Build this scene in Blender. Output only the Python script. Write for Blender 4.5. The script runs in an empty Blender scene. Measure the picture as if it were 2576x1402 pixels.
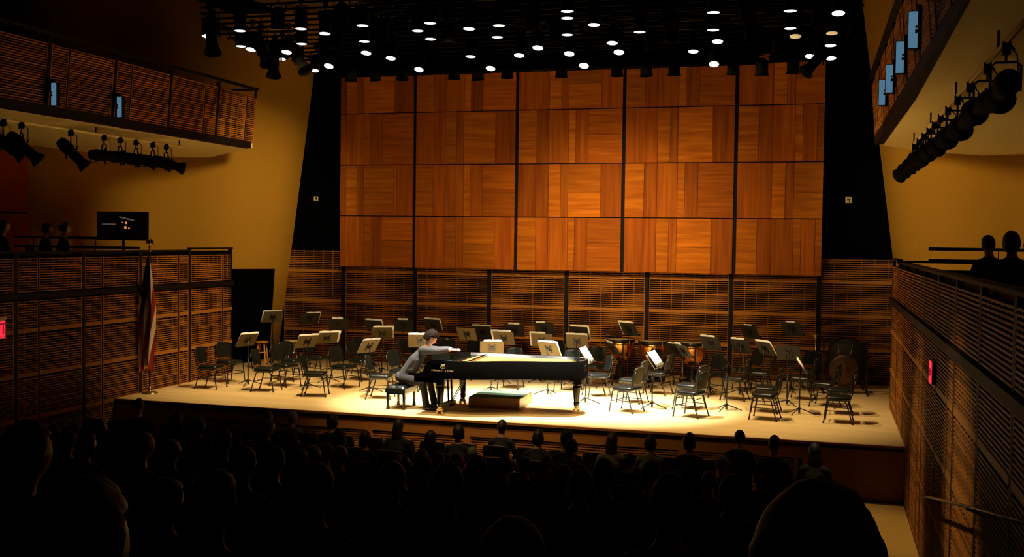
import bpy, bmesh, math, random
from mathutils import Vector, Matrix, Euler
random.seed(7)
PI = math.pi
SC = bpy.context.scene
COL = SC.collection

# ------------------------------------------------------------------ camera
YAW, PITCH, ROLL, FPX = 0.2798, -0.0360, 0.0127, 2717.7
IW, IH = 2576.0, 1402.0
CAMP = Vector((0, 0, 3.3))
_f = Vector((-math.sin(YAW)*math.cos(PITCH), math.cos(YAW)*math.cos(PITCH), math.sin(PITCH)))
_r0 = Vector((math.cos(YAW), math.sin(YAW), 0))
_u0 = _r0.cross(_f)
_r = _r0*math.cos(ROLL) + _u0*math.sin(ROLL)
_u = -_r0*math.sin(ROLL) + _u0*math.cos(ROLL)
cam = bpy.data.cameras.new('camera')
camo = bpy.data.objects.new('camera', cam)
COL.objects.link(camo)
camo.matrix_world = Matrix(((_r.x, _u.x, -_f.x, CAMP.x), (_r.y, _u.y, -_f.y, CAMP.y), (_r.z, _u.z, -_f.z, CAMP.z), (0, 0, 0, 1)))
cam.sensor_width = 36.0
cam.lens = FPX*36.0/IW
cam.clip_start = 0.05
cam.clip_end = 200
SC.camera = camo

# ------------------------------------------------------------------ world, exposure
wd = bpy.data.worlds.new('world'); SC.world = wd; wd.use_nodes = True
wd.node_tree.nodes['Background'].inputs[0].default_value = (0.9, 0.6, 0.35, 1)
wd.node_tree.nodes['Background'].inputs[1].default_value = 0.0
vs = SC.view_settings
vs.view_transform = 'Standard'; vs.look = 'None'; vs.gamma = 1.0; vs.exposure = 0.0; vs.use_curve_mapping = False

# ------------------------------------------------------------------ lights of the rig
def spot(loc, tgt, power, deg, blend=0.6, col=(1, 0.80, 0.52), rad=0.12):
    L = bpy.data.lights.new('stage_spot', 'SPOT'); L.energy = power; L.color = col
    L.spot_size = math.radians(deg); L.spot_blend = blend; L.shadow_soft_size = rad
    o = bpy.data.objects.new('stage_spot', L); COL.objects.link(o)
    o.location = loc
    o.rotation_euler = (Vector(tgt)-Vector(loc)).to_track_quat('-Z', 'Y').to_euler()
    return o
CT = (1, 0.92, 0.78)
for x, y, tx, ty, pw, dg in [
        (-7.6, 19.0, -7.3, 20.4, 7000, 44), (-5.6, 19.0, -5.6, 20.9, 12500, 44), (-3.9, 19.6, -3.8, 21.0, 9000, 44),
        (-6.6, 21.2, -6.4, 21.7, 2400, 50), (-4.6, 21.2, -4.4, 21.7, 2400, 50)]:
    spot((x, y, 6.55), (tx, ty, 0), pw, dg, 0.8, CT)
for x, y, tx, ty, pw, dg in [
        (-9.6, 19.6, -10.4, 21.0, 1750, 70), (-1.8, 19.6, -1.6, 21.0, 1700, 68), (-10.0, 21.4, -10.8, 22.6, 900, 74), (-2.2, 21.4, -1.2, 22.6, 700, 74),
        (-6.2, 16.3, -6.4, 19.6, 1700, 56)]:
    spot((x, y, 6.55), (tx, ty, 0), pw, dg, 0.95, (1, 0.74, 0.38))
# wide front wash reaching the wooden wall
for x, tx, pw in [(-9.4, -10.2, 1100), (-6.4, -5.4, 3600), (-3.4, -3.4, 2100)]:
    spot((x, 17.2, 6.6), (tx, 26.2, 2.9), pw*0.72, 44, 1.0, (1, 0.68, 0.28), 0.3)
# washes from the rig onto the side walls
spot((-8.3, 19.4, 6.6), (-14.9, 25.6, 3.7), 2100, 44, 1.0, (1, 0.78, 0.42), 0.4)
spot((-3.9, 19.4, 6.6), (2.7, 25.6, 3.8), 1800, 44, 1.0, (1, 0.78, 0.42), 0.4)
spot((-8.9, 20.4, 6.55), (-13.6, 21.6, 1.1), 620, 62, 1.0, (1, 0.74, 0.38), 0.06)
# spill in front of the stage and on the side aisle
spot((-5.6, 14.4, 6.6), (-5.0, 18.7, -0.3), 800, 66, 1.0, (1, 0.66, 0.26))
spot((-3.0, 14.0, 6.6), (1.36, 11.6, 0.5), 1100, 24, 1.0, (1, 0.78, 0.40))
spot((-0.8, 15.6, 6.6), (1.1, 16.6, -0.95), 900, 26, 0.8, (1, 0.72, 0.30))

# ------------------------------------------------------------------ pixel helpers (photograph frame)
def ray(x, y): return _f + _r*((x-IW/2)/FPX) - _u*((y-IH/2)/FPX)
def onz(x, y, z=0.0):
    t = ray(x, y); s = (z-CAMP.z)/t.z; return Vector((t.x*s, t.y*s, z))
def ony(x, y, Y):
    t = ray(x, y); s = Y/t.y; return Vector((t.x*s, Y, CAMP.z+t.z*s))
def onx(x, y, X):
    t = ray(x, y); s = X/t.x; return Vector((X, t.y*s, CAMP.z+t.z*s))

# ------------------------------------------------------------------ materials
def mat(name, col, rough=0.6, metal=0.0, spec=0.5, emis=None, estr=0.0, noise=0.0, nscale=8.0, stretch=(1, 1, 1), col2=None, tone=0.0, coat=0.0, bump=0.0, bscale=60.0, sheen=0.0):
    m = bpy.data.materials.new(name); m.use_nodes = True
    nt = m.node_tree; b = nt.nodes['Principled BSDF']
    b.inputs['Roughness'].default_value = rough; b.inputs['Metallic'].default_value = metal
    b.inputs['Specular IOR Level'].default_value = spec
    b.inputs['Coat Weight'].default_value = coat
    if coat: b.inputs['Coat Roughness'].default_value = 0.06
    if sheen: b.inputs['Sheen Weight'].default_value = sheen
    b.inputs['Base Color'].default_value = (*col, 1)
    src = None
    tc = nt.nodes.new('ShaderNodeTexCoord'); mp = nt.nodes.new('ShaderNodeMapping')
    mp.inputs['Scale'].default_value = stretch
    nt.links.new(tc.outputs['Object'], mp.inputs[0])
    nz = nt.nodes.new('ShaderNodeTexNoise'); nz.inputs['Scale'].default_value = nscale; nz.inputs['Detail'].default_value = 5
    nt.links.new(mp.outputs[0], nz.inputs[0])
    rp = nt.nodes.new('ShaderNodeValToRGB')
    c2 = col2 if col2 else tuple(c*(1-noise) for c in col)
    rp.color_ramp.elements[0].position = 0.3; rp.color_ramp.elements[0].color = (*c2, 1)
    rp.color_ramp.elements[1].position = 0.7; rp.color_ramp.elements[1].color = (*col, 1)
    nt.links.new(nz.outputs[0], rp.inputs[0])
    src = rp.outputs[0]
    if tone:
        at = nt.nodes.new('ShaderNodeAttribute'); at.attribute_name = 'tone'
        mr = nt.nodes.new('ShaderNodeMapRange'); mr.inputs[3].default_value = 1-tone; mr.inputs[4].default_value = 1+tone*0.5
        nt.links.new(at.outputs['Fac'], mr.inputs[0])
        mx = nt.nodes.new('ShaderNodeMix'); mx.data_type = 'RGBA'; mx.blend_type = 'MULTIPLY'; mx.inputs[0].default_value = 1
        nt.links.new(src, mx.inputs[6]); nt.links.new(mr.outputs[0], mx.inputs[7]); src = mx.outputs[2]
    nt.links.new(src, b.inputs['Base Color'])
    if bump:
        bn = nt.nodes.new('ShaderNodeTexNoise'); bn.inputs['Scale'].default_value = bscale; bn.inputs['Detail'].default_value = 3
        nt.links.new(tc.outputs['Object'], bn.inputs[0])
        bp = nt.nodes.new('ShaderNodeBump'); bp.inputs[0].default_value = bump; bp.inputs[1].default_value = 0.01
        nt.links.new(bn.outputs[0], bp.inputs[2]); nt.links.new(bp.outputs[0], b.inputs['Normal'])
    if emis:
        b.inputs['Emission Color'].default_value = (*emis, 1); b.inputs['Emission Strength'].default_value = estr
    return m
M = {}
M['slat'] = mat('slat_wood', (0.42, 0.145, 0.020), 0.6, spec=0.25, noise=0.35, nscale=3, stretch=(2, 2, 40), tone=0.55)
M['slatwide'] = mat('slat_band_wood', (0.44, 0.165, 0.024), 0.6, spec=0.25, noise=0.2, nscale=3, stretch=(2, 2, 30))
M['slatback'] = mat('slat_backing', (0.018, 0.003, 0.001), 0.9, spec=0.1, noise=0.3)
M['blackpaint'] = mat('black_paint', (0.004, 0.003, 0.0025), 0.7, noise=0.2, spec=0.2)
M['velvet'] = mat('black_velour', (0.0015, 0.0015, 0.0015), 1.0, noise=0.2, spec=0.0)
M['beam'] = mat('dark_beam', (0.010, 0.004, 0.002), 0.7, spec=0.15, noise=0.3, nscale=20)
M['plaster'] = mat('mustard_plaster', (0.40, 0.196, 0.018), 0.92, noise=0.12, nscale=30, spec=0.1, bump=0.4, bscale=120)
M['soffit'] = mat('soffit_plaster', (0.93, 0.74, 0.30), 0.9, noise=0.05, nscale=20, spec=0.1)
M['orange'] = mat('orange_panel', (0.30, 0.05, 0.003), 0.8, spec=0.1, noise=0.2, nscale=6)
for nm, c, st in [('pv1', (0.44, 0.115, 0.006), (9, 9, 0.35)), ('pv2', (0.52, 0.145, 0.007), (7, 7, 0.35)),
                  ('ph1', (0.60, 0.185, 0.008), (0.5, 0.5, 7)), ('ph2', (0.52, 0.145, 0.007), (0.5, 0.5, 9))]:
    M[nm] = mat('veneer_'+nm, c, 0.7, nscale=1.6, stretch=st, col2=(c[0]*0.55, c[1]*0.45, c[2]*0.35), tone=0.28, spec=0.15)
M['stage'] = mat('maple_stage_floor', (0.84, 0.60, 0.27), 0.36, noise=0.14, nscale=2.2, stretch=(0.9, 16, 1), tone=0.10, bump=0.05)
M['fascia'] = mat('stage_fascia_wood', (0.34, 0.12, 0.02), 0.5, noise=0.2, nscale=3, stretch=(1, 1, 8))
M['aisle'] = mat('aisle_floor_wood', (0.62, 0.36, 0.09), 0.5, noise=0.2, nscale=3, stretch=(1, 12, 1))
M['carpet'] = mat('dark_floor', (0.02, 0.012, 0.008), 0.9, noise=0.3)
M['ceiling'] = mat('black_ceiling', (0.004, 0.003, 0.003), 0.9, noise=0.3, spec=0.1)
M['vinyl'] = mat('black_vinyl', (0.006, 0.008, 0.007), 0.30, noise=0.2, nscale=30, spec=0.35)
M['vinylback'] = mat('seat_back_panel', (0.035, 0.027, 0.012), 0.6, noise=0.3, nscale=120, spec=0.2)
M['blackmetal'] = mat('black_metal', (0.008, 0.008, 0.008), 0.38, metal=0.3, spec=0.5, noise=0.2)
M['rigmetal'] = mat('rig_black_metal', (0.003, 0.0025, 0.002), 0.8, noise=0.3, spec=0.06)
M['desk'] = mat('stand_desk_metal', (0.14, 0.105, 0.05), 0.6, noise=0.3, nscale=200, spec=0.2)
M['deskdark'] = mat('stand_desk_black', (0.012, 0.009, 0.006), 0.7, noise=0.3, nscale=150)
M['paper'] = mat('sheet_paper', (0.88, 0.86, 0.76), 0.8, noise=0.04)
M['lacquer'] = mat('piano_black_lacquer', (0.003, 0.003, 0.003), 0.16, noise=0.1, spec=0.35)
M['gold'] = mat('gold_iron_plate', (0.50, 0.22, 0.045), 0.5, spec=0.3, noise=0.15, nscale=5)
M['brass'] = mat('brass', (0.82, 0.58, 0.25), 0.25, metal=1.0, noise=0.1)
M['letter'] = mat('gold_lettering', (0.80, 0.68, 0.33), 0.45, noise=0.05)
M['ivory'] = mat('piano_keys_white', (0.85, 0.83, 0.75), 0.3, noise=0.03)
M['copper'] = mat('copper_kettle', (0.90, 0.38, 0.10), 0.22, metal=1.0, noise=0.25, nscale=5, stretch=(1, 1, 0.2))
M['drumhead'] = mat('drum_head', (0.50, 0.40, 0.17), 0.6, noise=0.2, nscale=40)
M['chrome'] = mat('chrome', (0.8, 0.78, 0.7), 0.18, metal=1.0, noise=0.1)
M['bronze'] = mat('gong_bronze', (0.10, 0.045, 0.018), 0.5, metal=0.6, noise=0.5, nscale=9)
M['stoolwood'] = mat('oak_stool_wood', (0.62, 0.27, 0.07), 0.45, noise=0.25, nscale=5, stretch=(4, 4, 0.6))
M['greencarpet'] = mat('green_carpet', (0.055, 0.105, 0.06), 0.95, noise=0.3, nscale=160, bump=0.5, bscale=200)
M['podwood'] = mat('podium_wood', (0.34, 0.12, 0.02), 0.4, noise=0.35, nscale=3, stretch=(1, 1, 9))
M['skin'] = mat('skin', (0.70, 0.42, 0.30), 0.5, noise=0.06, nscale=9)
M['skindim'] = mat('skin_dimmed', (0.42, 0.22, 0.13), 0.5, noise=0.1, nscale=9)  # audience skin, darkened in the colour to stand for the dim hall
M['tweed'] = mat('grey_tweed', (0.075, 0.075, 0.082), 0.95, nscale=170, col2=(0.03, 0.03, 0.034), spec=0.1, bump=0.4, bscale=250)
M['trouser'] = mat('black_trousers', (0.008, 0.007, 0.009), 0.85, noise=0.3, nscale=40)
M['shoe'] = mat('black_shoe_leather', (0.006, 0.006, 0.006), 0.3, noise=0.1)
M['shirt'] = mat('white_shirt', (0.85, 0.86, 0.92), 0.8, noise=0.04)
M['hairbrown'] = mat('dark_brown_hair', (0.011, 0.005, 0.003), 0.8, spec=0.12, noise=0.5, nscale=40, stretch=(3, 3, 1))
for nm, c in [('hairblack', (0.006, 0.005, 0.005)), ('hairdark', (0.018, 0.009, 0.005)), ('hairgray', (0.22, 0.18, 0.12)), ('hairblond', (0.20, 0.11, 0.035)), ('hairauburn', (0.06, 0.018, 0.008))]:
    M[nm] = mat(nm, c, 0.6, noise=0.5, nscale=35, stretch=(3, 3, 1))
for nm, c in [('cblack', (0.006, 0.006, 0.008)), ('cnavy', (0.008, 0.010, 0.02)), ('cred', (0.12, 0.01, 0.015)), ('cbeige', (0.14, 0.11, 0.065)), ('cgrey', (0.03, 0.028, 0.026)), ('cbrown', (0.03, 0.015, 0.008))]:
    M[nm] = mat('cloth_'+nm, c, 0.9, noise=0.3, nscale=30)
M['seatcloth'] = mat('seat_upholstery', (0.010, 0.004, 0.004), 0.9, noise=0.3, nscale=60)
M['seatrim'] = mat('seat_wood_rim', (0.16, 0.07, 0.035), 0.35, noise=0.2)
M['lens'] = mat('lamp_lens', (0.9, 0.95, 1), 0.3, emis=(0.93, 0.97, 1.0), estr=2.2)
M['lensdim'] = mat('lamp_lens_dim', (0.9, 0.8, 0.6), 0.3, emis=(1.0, 0.75, 0.35), estr=0.45)
M['bluelit'] = mat('blue_lit_panel', (0.2, 0.4, 0.6), 0.5, emis=(0.12, 0.27, 0.42), estr=0.6, noise=0.2, nscale=80)
M['exitred'] = mat('exit_red', (0.4, 0.0, 0.02), 0.5, emis=(1.0, 0.02, 0.05), estr=1.1)
M['exitdark'] = mat('exit_red_dark', (0.2, 0.0, 0.01), 0.5, emis=(0.35, 0.0, 0.02), estr=0.6)
M['exithousing'] = mat('exit_housing', (0.75, 0.68, 0.45), 0.6, noise=0.05)
M['plate'] = mat('wall_plate', (0.75, 0.58, 0.26), 0.6, noise=0.1)
M['tv'] = mat('tv_glass', (0.004, 0.004, 0.005), 0.25, noise=0.1)
M['tvglow'] = mat('tv_picture_dim', (0.02, 0.015, 0.01), 0.5, emis=(0.32, 0.20, 0.14), estr=0.25, noise=0.5, nscale=50)
M['tvorange'] = mat('tv_picture_orange', (0.1, 0.03, 0.01), 0.5, emis=(1.0, 0.32, 0.06), estr=0.7)
M['gridmetal'] = mat('grid_bar_metal', (0.10, 0.075, 0.05), 0.4, metal=0.4, noise=0.5, nscale=3, stretch=(2, 1, 1))
M['ductbase'] = mat('duct_underside', (0.07, 0.04, 0.008), 0.8, noise=0.2, spec=0.1)
M['label'] = mat('gel_frame', (0.45, 0.22, 0.10), 0.5, noise=0.2)

# ------------------------------------------------------------------ mesh building
class MB:
    def __init__(s): s.v = []; s.f = []; s.mi = []; s.t = []; s.sm = []
    def add(s, vs, fs, mi=0, tone=None, smooth=False):
        o = len(s.v); tn = random.random() if tone is None else tone
        s.v += [tuple(v) for v in vs]; s.t += [tn]*len(vs)
        s.f += [tuple(i+o for i in f) for f in fs]; s.mi += [mi]*len(fs); s.sm += [smooth]*len(fs)
    def box(s, c, h, mi=0, R=None, tone=None, taper=1.0):
        # c centre, h half sizes, R 3x3 rotation
        vs = []
        for z in (-1, 1):
            k = taper if z > 0 else 1.0
            for x, y in ((-1, -1), (1, -1), (1, 1), (-1, 1)):
                p = Vector((x*h[0]*k, y*h[1]*k, z*h[2]))
                if R: p = R @ p
                vs.append(Vector(c)+p)
        s.add(vs, [(0, 3, 2, 1), (4, 5, 6, 7), (0, 1, 5, 4), (1, 2, 6, 5), (2, 3, 7, 6), (3, 0, 4, 7)], mi, tone)
    def hexa(s, p, mi=0, tone=None):
        s.add(p, [(0, 3, 2, 1), (4, 5, 6, 7), (0, 1, 5, 4), (1, 2, 6, 5), (2, 3, 7, 6), (3, 0, 4, 7)], mi, tone)
    def tube(s, pts, r, n=8, mi=0, cap=True, smooth=True, r2=None):
        pts = [Vector(p) for p in pts]; m = len(pts)
        vs = []; up = Vector((0, 0, 1)); prev = None
        for i, p in enumerate(pts):
            d = (pts[min(i+1, m-1)]-pts[max(i-1, 0)]).normalized()
            if prev is None:
                a = d.cross(up)
                if a.length < 1e-3: a = d.cross(Vector((1, 0, 0)))
                a.normalize()
            else:
                a = (prev - d*prev.dot(d)).normalized()
            prev = a; b = d.cross(a)
            rr = r if r2 is None else r+(r2-r)*i/(m-1)
            if isinstance(r, (list, tuple)): rr = r[i]
            for k in range(n):
                t = 2*PI*k/n; vs.append(p+a*(rr*math.cos(t))+b*(rr*math.sin(t)))
        fs = []
        for i in range(m-1):
            for k in range(n):
                fs.append((i*n+k, i*n+(k+1) % n, (i+1)*n+(k+1) % n, (i+1)*n+k))
        s.add(vs, fs, mi, None, smooth)
        if cap:
            o = len(s.v)-len(vs)
            s.f.append(tuple(o+k for k in range(n))[::-1]); s.mi.append(mi); s.sm.append(False)
            s.f.append(tuple(o+(m-1)*n+k for k in range(n))); s.mi.append(mi); s.sm.append(False)
    def lathe(s, prof, n=24, mi=0, c=(0, 0, 0), M3=None, smooth=True, sx=1, sy=1):
        vs = []; c = Vector(c)
        for r, z in prof:
            for k in range(n):
                t = 2*PI*k/n; p = Vector((r*sx*math.cos(t), r*sy*math.sin(t), z))
                if M3: p = M3 @ p
                vs.append(c+p)
        fs = [(i*n+k, i*n+(k+1) % n, (i+1)*n+(k+1) % n, (i+1)*n+k) for i in range(len(prof)-1) for k in range(n)]
        o = len(s.v); s.add(vs, fs, mi, None, smooth)
        if prof[0][0] > 1e-6: s.f.append(tuple(o+k for k in range(n))[::-1]); s.mi.append(mi); s.sm.append(False)
        if prof[-1][0] > 1e-6: s.f.append(tuple(o+(len(prof)-1)*n+k for k in range(n))); s.mi.append(mi); s.sm.append(False)
    def prism(s, poly, z0, z1, mi=0, M4=None, tone=None):
        n = len(poly); vs = [Vector((p[0], p[1], z0)) for p in poly]+[Vector((p[0], p[1], z1)) for p in poly]
        if M4: vs = [M4 @ v for v in vs]
        fs = [tuple(range(n))[::-1], tuple(range(n, 2*n))]+[(i, (i+1) % n, n+(i+1) % n, n+i) for i in range(n)]
        s.add(vs, fs, mi, tone)
    def mesh(s, name, mats):
        me = bpy.data.meshes.new(name); me.from_pydata(s.v, [], s.f); me.update()
        if not isinstance(mats, (list, tuple)): mats = [mats]
        for m in mats: me.materials.append(m)
        me.polygons.foreach_set('material_index', s.mi)
        me.polygons.foreach_set('use_smooth', s.sm)
        a = me.attributes.new('tone', 'FLOAT', 'POINT'); a.data.foreach_set('value', s.t)
        return me
    def obj(s, name, mats, parent=None, loc=None, rz=0.0):
        o = bpy.data.objects.new(name, s.mesh(name, mats)); COL.objects.link(o)
        if parent is not None: o.parent = parent
        if loc is not None: o.location = loc
        if rz: o.rotation_euler = (0, 0, rz)
        return o
def empty(name, loc=(0, 0, 0), rz=0.0, parent=None):
    o = bpy.data.objects.new(name, None); COL.objects.link(o); o.location = loc; o.rotation_euler = (0, 0, rz)
    o.empty_display_size = 0.1
    if parent is not None: o.parent = parent
    return o
def tag(o, label, cat, group=None, kind=None):
    if label: o['label'] = label
    if cat: o['category'] = cat
    if group: o['group'] = group
    if kind: o['kind'] = kind
    return o
def struct(o): o['kind'] = 'structure'; return o
def copytree(src, parent=None):
    c = src.copy(); COL.objects.link(c)
    if parent is not None: c.parent = parent
    for ch in list(src.children): copytree(ch, c)
    return c
def relabel(o, label, group=None):
    o['label'] = label
    if group: o['group'] = group
ORD = ['first', 'second', 'third', 'fourth', 'fifth', 'sixth', 'seventh', 'eighth', 'ninth', 'tenth', 'eleventh', 'twelfth', 'thirteenth', 'fourteenth', 'fifteenth', 'sixteenth', 'seventeenth', 'eighteenth', 'nineteenth', 'twentieth']

XC = -6.14          # hall axis
XL, XR = -13.64, 1.36
YF, YB = 18.6, 26.5
ZF = -0.95          # auditorium floor

# ------------------------------------------------------------------ setting: slatted walls
def slat_panel(name, parent, P, U, W, N, L, h, pitch, bands=(), ribs=0.185, fill=0.47, edge=True):
    """slats along U (length L), stacked along W (height h), facing N"""
    P, U, W, N = Vector(P), Vector(U).normalized(), Vector(W), Vector(N).normalized()
    mb = MB()
    def bar(u0, u1, w0, w1, d0, d1, mi, tone=None):
        q = []
        for d in (d0, d1):
            for uu, ww in ((u0, w0), (u1, w0), (u1, w1), (u0, w1)):
                q.append(P+U*uu+W*ww+N*d)
        mb.hexa([q[0], q[1], q[5], q[4], q[3], q[2], q[6], q[7]], mi, tone)
    bar(0, L, 0, h, -0.09, -0.07, 1, 0.5)
    w = 0.0
    while w < h-pitch*0.5:
        inb = [b for b in bands if b-0.045 < w+pitch*0.3 < b+0.045]
        if inb:
            b = inb[0]; bar(0, L, b-0.04, b+0.04, -0.07, 0.004, 2, 0.5); w = b+0.045+pitch*(1-fill)*0.5
        else:
            bar(0, L, w, min(w+pitch*fill, h), -0.055, 0.0, 0); w += pitch
    if ribs:
        n = max(1, int(round(L/ribs)))
        for k in range(1, n):
            u = L*k/n; bar(u-0.007, u+0.007, 0, h, -0.055, -0.006, 0)
    if edge:
        bar(0, 0.02, 0, h, -0.07, 0.002, 0); bar(L-0.02, L, 0, h, -0.07, 0.002, 0)
    return mb.obj(name, [M['slat'], M['slatback'], M['slatwide']], parent)

# back wall (full width, slatted wainscot)
wb = MB(); wb.box((XC, YB+0.35, 5.2), (8.4, 0.1, 6.3), 0)
wall_back = struct(wb.obj('wall_back', M['velvet']))
posts = [-12.29+2.036*k for k in range(7)]
edges = [-14.05]+posts+[1.77]
for i in range(8):
    a = edges[i]+(0.05 if i else 0); b = edges[i+1]-(0.05 if i < 7 else 0)
    slat_panel('slat_panel', wall_back, (a, YB, 0.0), (1, 0, 0), (0, 0, 1), (0, -1, 0), b-a, 2.95, 0.05, (0.81, 1.60, 2.40), ribs=0.29)
for x in posts:
    mb = MB(); mb.box((x, YB-0.005, 1.3), (0.045, 0.06, 1.3)); mb.obj('post', M['blackpaint'], wall_back)
# hanging wooden veneer wall
YP = 26.17
cols = [(-12.25, -10.21, 0.24, 1.0), (-10.13, -7.47, 0, 1), (-7.39, -4.76, 0, 1), (-4.68, -2.07, 0, 1), (-1.99, -0.03, 0, 0.735)]
rows = [(2.55, 3.855), (3.88, 5.187), (5.212, 6.525), (6.55, 7.86), (7.885, 9.2)]
PA = [(0, .30, 'pv1'), (.30, .416, 'ph1'), (.416, .488, 'pv2'), (.488, .803, 'ph1'), (.803, 1, 'pv1')]
PB = [(0, .18, 'ph1'), (.18, .30, 'pv1'), (.30, .49, 'pv2'), (.49, .557, 'ph1'), (.557, .677, 'pv1'), (.677, 1, 'ph2')]
mb = MB(); mb.box((XC, YP+0.075, 5.875), (6.11, 0.05, 3.325)); wall_wood = struct(mb.obj('wall_veneer', M['blackpaint']))
KEY = ['pv1', 'pv2', 'ph1', 'ph2']
for ci, (x0, x1, f0, f1) in enumerate(cols):
    for ri, (z0, z1) in enumerate(rows):
        pat = PB if (ci+ri) % 2 == 0 else PA
        if ci == 0: pat = PB if ri % 2 == 0 else PA
        else: pat = PA if (ci+ri) % 2 == 1 else PB
        mb = MB()
        for a, b, k in pat:
            a2, b2 = max(a, f0), min(b, f1)
            if b2-a2 < 0.01: continue
            xa = x0+(x1-x0)*(a2-f0)/(f1-f0); xb = x0+(x1-x0)*(b2-f0)/(f1-f0)
            if k[1] == 'h' and b-a > 0.25:
                zm = z0+(z1-z0)*(0.47 if (ci+ri) % 2 else 0.53)
                segs = [(z0, zm-0.003), (zm+0.003, z1)]
            else: segs = [(z0, z1)]
            for za, zb in segs:
                mb.box(((xa+xb)/2, YP, (za+zb)/2), ((xb-xa)/2-0.004, 0.025, (zb-za)/2), KEY.index(k))
        mb.obj('veneer_panel', [M[k] for k in KEY], wall_wood)

# plastered curved walls either side
def pl_wall(side, zs):
    pts = [(7.70, 26.5), (8.25, 25.95), (8.75, 25.45), (9.3, 25.1), (9.9, 24.95), (10.5, 24.7), (11.0, 24.25), (11.3, 23.7), (11.46, 23.0), (11.46, 20.8)]
    lean = [0.137, 0.137, 0.13, 0.11, 0.09, 0.06, 0.04, 0.02, 0.0, 0.0]
    mb = MB(); vs = []
    for z in zs:
        for (d, y), l in zip(pts, lean):
            vs.append((XC+side*(d-l*(z-3.0)), y, z))
    n = len(pts); fs = []
    for i in range(len(zs)-1):
        for k in range(n-1):
            q = (i*n+k, i*n+k+1, (i+1)*n+k+1, (i+1)*n+k)
            fs.append(q if side < 0 else q[::-1])
    mb.add(vs, fs, 0, 0.5, True); return mb, pts
for side, nm in ((-1, 'left'), (1, 'right')):
    mb, pts = pl_wall(side, [0, 1.5, 2.45, 4, 6, 8, 11.5])
    pw = struct(mb.obj('wall_plaster_'+nm, M['plaster']))
    sd = pw.modifiers.new('s', 'SOLIDIFY'); sd.thickness = 0.12; sd.offset = 1 if side < 0 else 1
    ow = MB(); ow.box((XC+side*11.56, 11.4, 4.5), (0.1, 9.4, 7.0)); struct(ow.obj('wall_outer_'+nm, M['velvet']))
    # orange timber panels on the outer wall
    y = 20.75
    ol = struct(empty('trim_outer_'+nm))
    for k in range(6):
        for z0, z1 in ((2.1, 3.75), (3.78, 5.3)):
            b2 = MB(); b2.box((XC+side*11.43, y-0.75-1.6*k, (z0+z1)/2), (0.03, 0.79, (z1-z0)/2)); b2.obj('timber_panel', M['orange'], ol)
# dark doorways to the wings
for side, k in ((-1, 1), (1, 2)):
    mb = MB()
    line = [(8.03, 26.22), (8.75, 25.50), (9.28, 25.10), (9.9, 24.92), (10.5, 24.66)]
    off = []
    for q, (d, y) in enumerate(line):
        a, b = line[max(q-1, 0)], line[min(q+1, len(line)-1)]
        tx, ty = b[0]-a[0], b[1]-a[1]; L = math.hypot(tx, ty); off.append((d+ty/L*0.05, y-tx/L*0.05))
    for (d0, y0), (d1, y1) in zip(off[:-1], off[1:]):
        q = []
        for z in (0.0, 2.43):
            for (d, y, e) in ((d0, y0, 0), (d1, y1, 0), (d1, y1, 0.03), (d0, y0, 0.03)):
                q.append((XC+side*(d+0.05-0.065*(z-2.43)), y+e, z))
        mb.hexa(q, 0, 0.5)
    struct(mb.obj('door_%d' % k, M['velvet']))

# side boxes: lower slatted walls and decks
THICK = [23.1-1.815*k for k in range(12)]
THIN = [22.67, 20.85, 18.22, 16.42, 14.6, 12.8]
for side, nm in ((-1, 'left'), (1, 'right')):
    X = XC+side*7.5
    mb = MB(); mb.box((X+side*0.19, 12.5, 1.0), (0.08, 10.6, 1.95)); wl = struct(mb.obj('wall_'+nm, M['blackpaint']))
    cuts = sorted(set([y for y in THICK]+[y for y in THIN]))
    U = (0, 1, 0)
    for a, b in zip(cuts[:-1], cuts[1:]):
        wa = 0.05 if a in THICK else 0.022; wbb = 0.05 if b in THICK else 0.022
        if b == max(cuts): wbb = 0.0
        L = (b-wbb)-(a+wa)
        if L < 0.1: continue
        slat_panel('slat_panel', wl, (X, a+wa, ZF), (0, 1, 0), (0, 0, 1), (-side, 0, 0), L, 2.10-ZF, 0.045, (1.56-ZF, 0.77-ZF, -0.02-ZF))
        slat_panel('slat_panel', wl, (X, a+wa, 2.25), (0, 1, 0), (0, 0, 1), (-side, 0, 0), L, 0.61, 0.045)
    for y in cuts:
        w = 0.04 if y in THICK else 0.014
        mb = MB(); mb.box((X+side*0.033, y-(w if y == max(cuts) else 0), 0.95), (0.035, w, 1.92)); mb.obj('post', M['blackpaint'], wl)
    mb = MB(); mb.box((X-side*0.0, 13.0, 2.175), (0.05, 10.1, 0.055)); mb.obj('ledge', M['beam'], wl)
    # deck and end wall of the box
    mb = MB(); mb.box((X+side*2.05, 12.8, 2.06), (1.9, 10.3, 0.06)); struct(mb.obj('floor_box_'+nm, M['carpet']))
    mb = MB(); mb.box((X+side*1.9, 23.05, 1.4), (1.75, 0.04, 1.4)); struct(mb.obj('wall_box_end_'+nm, M['velvet']))
    # parapet hand rail
    hr = tag(empty('handrail', (X, 13, 0)), ('dark metal handrail along the top of the lower box parapet, %s side of hall' % nm), 'handrail')
    def seg(name, a, b, h):
        m = MB(); m.box(((a[0]+b[0])/2, (a[1]+b[1])/2-13, (a[2]+b[2])/2), h); o = m.obj(name, M['beam'], hr); return o
    m = MB(); m.box((side*0.02, (3-13+21.2-13)/2, 2.965), (0.055, 9.1, 0.018)); m.obj('rail', M['beam'], hr)
    m = MB(); m.box((side*0.02, (21.3+23.08-26)/2, 3.005), (0.05, 0.89, 0.022)); m.obj('rail', M['beam'], hr)
    for y in THICK[:11]:
        m = MB(); m.box((side*0.03, y-13-(0.05 if y > 23 else 0), 2.91), (0.03, 0.05, 0.075)); m.obj('bracket', M['blackpaint'], hr)

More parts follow.
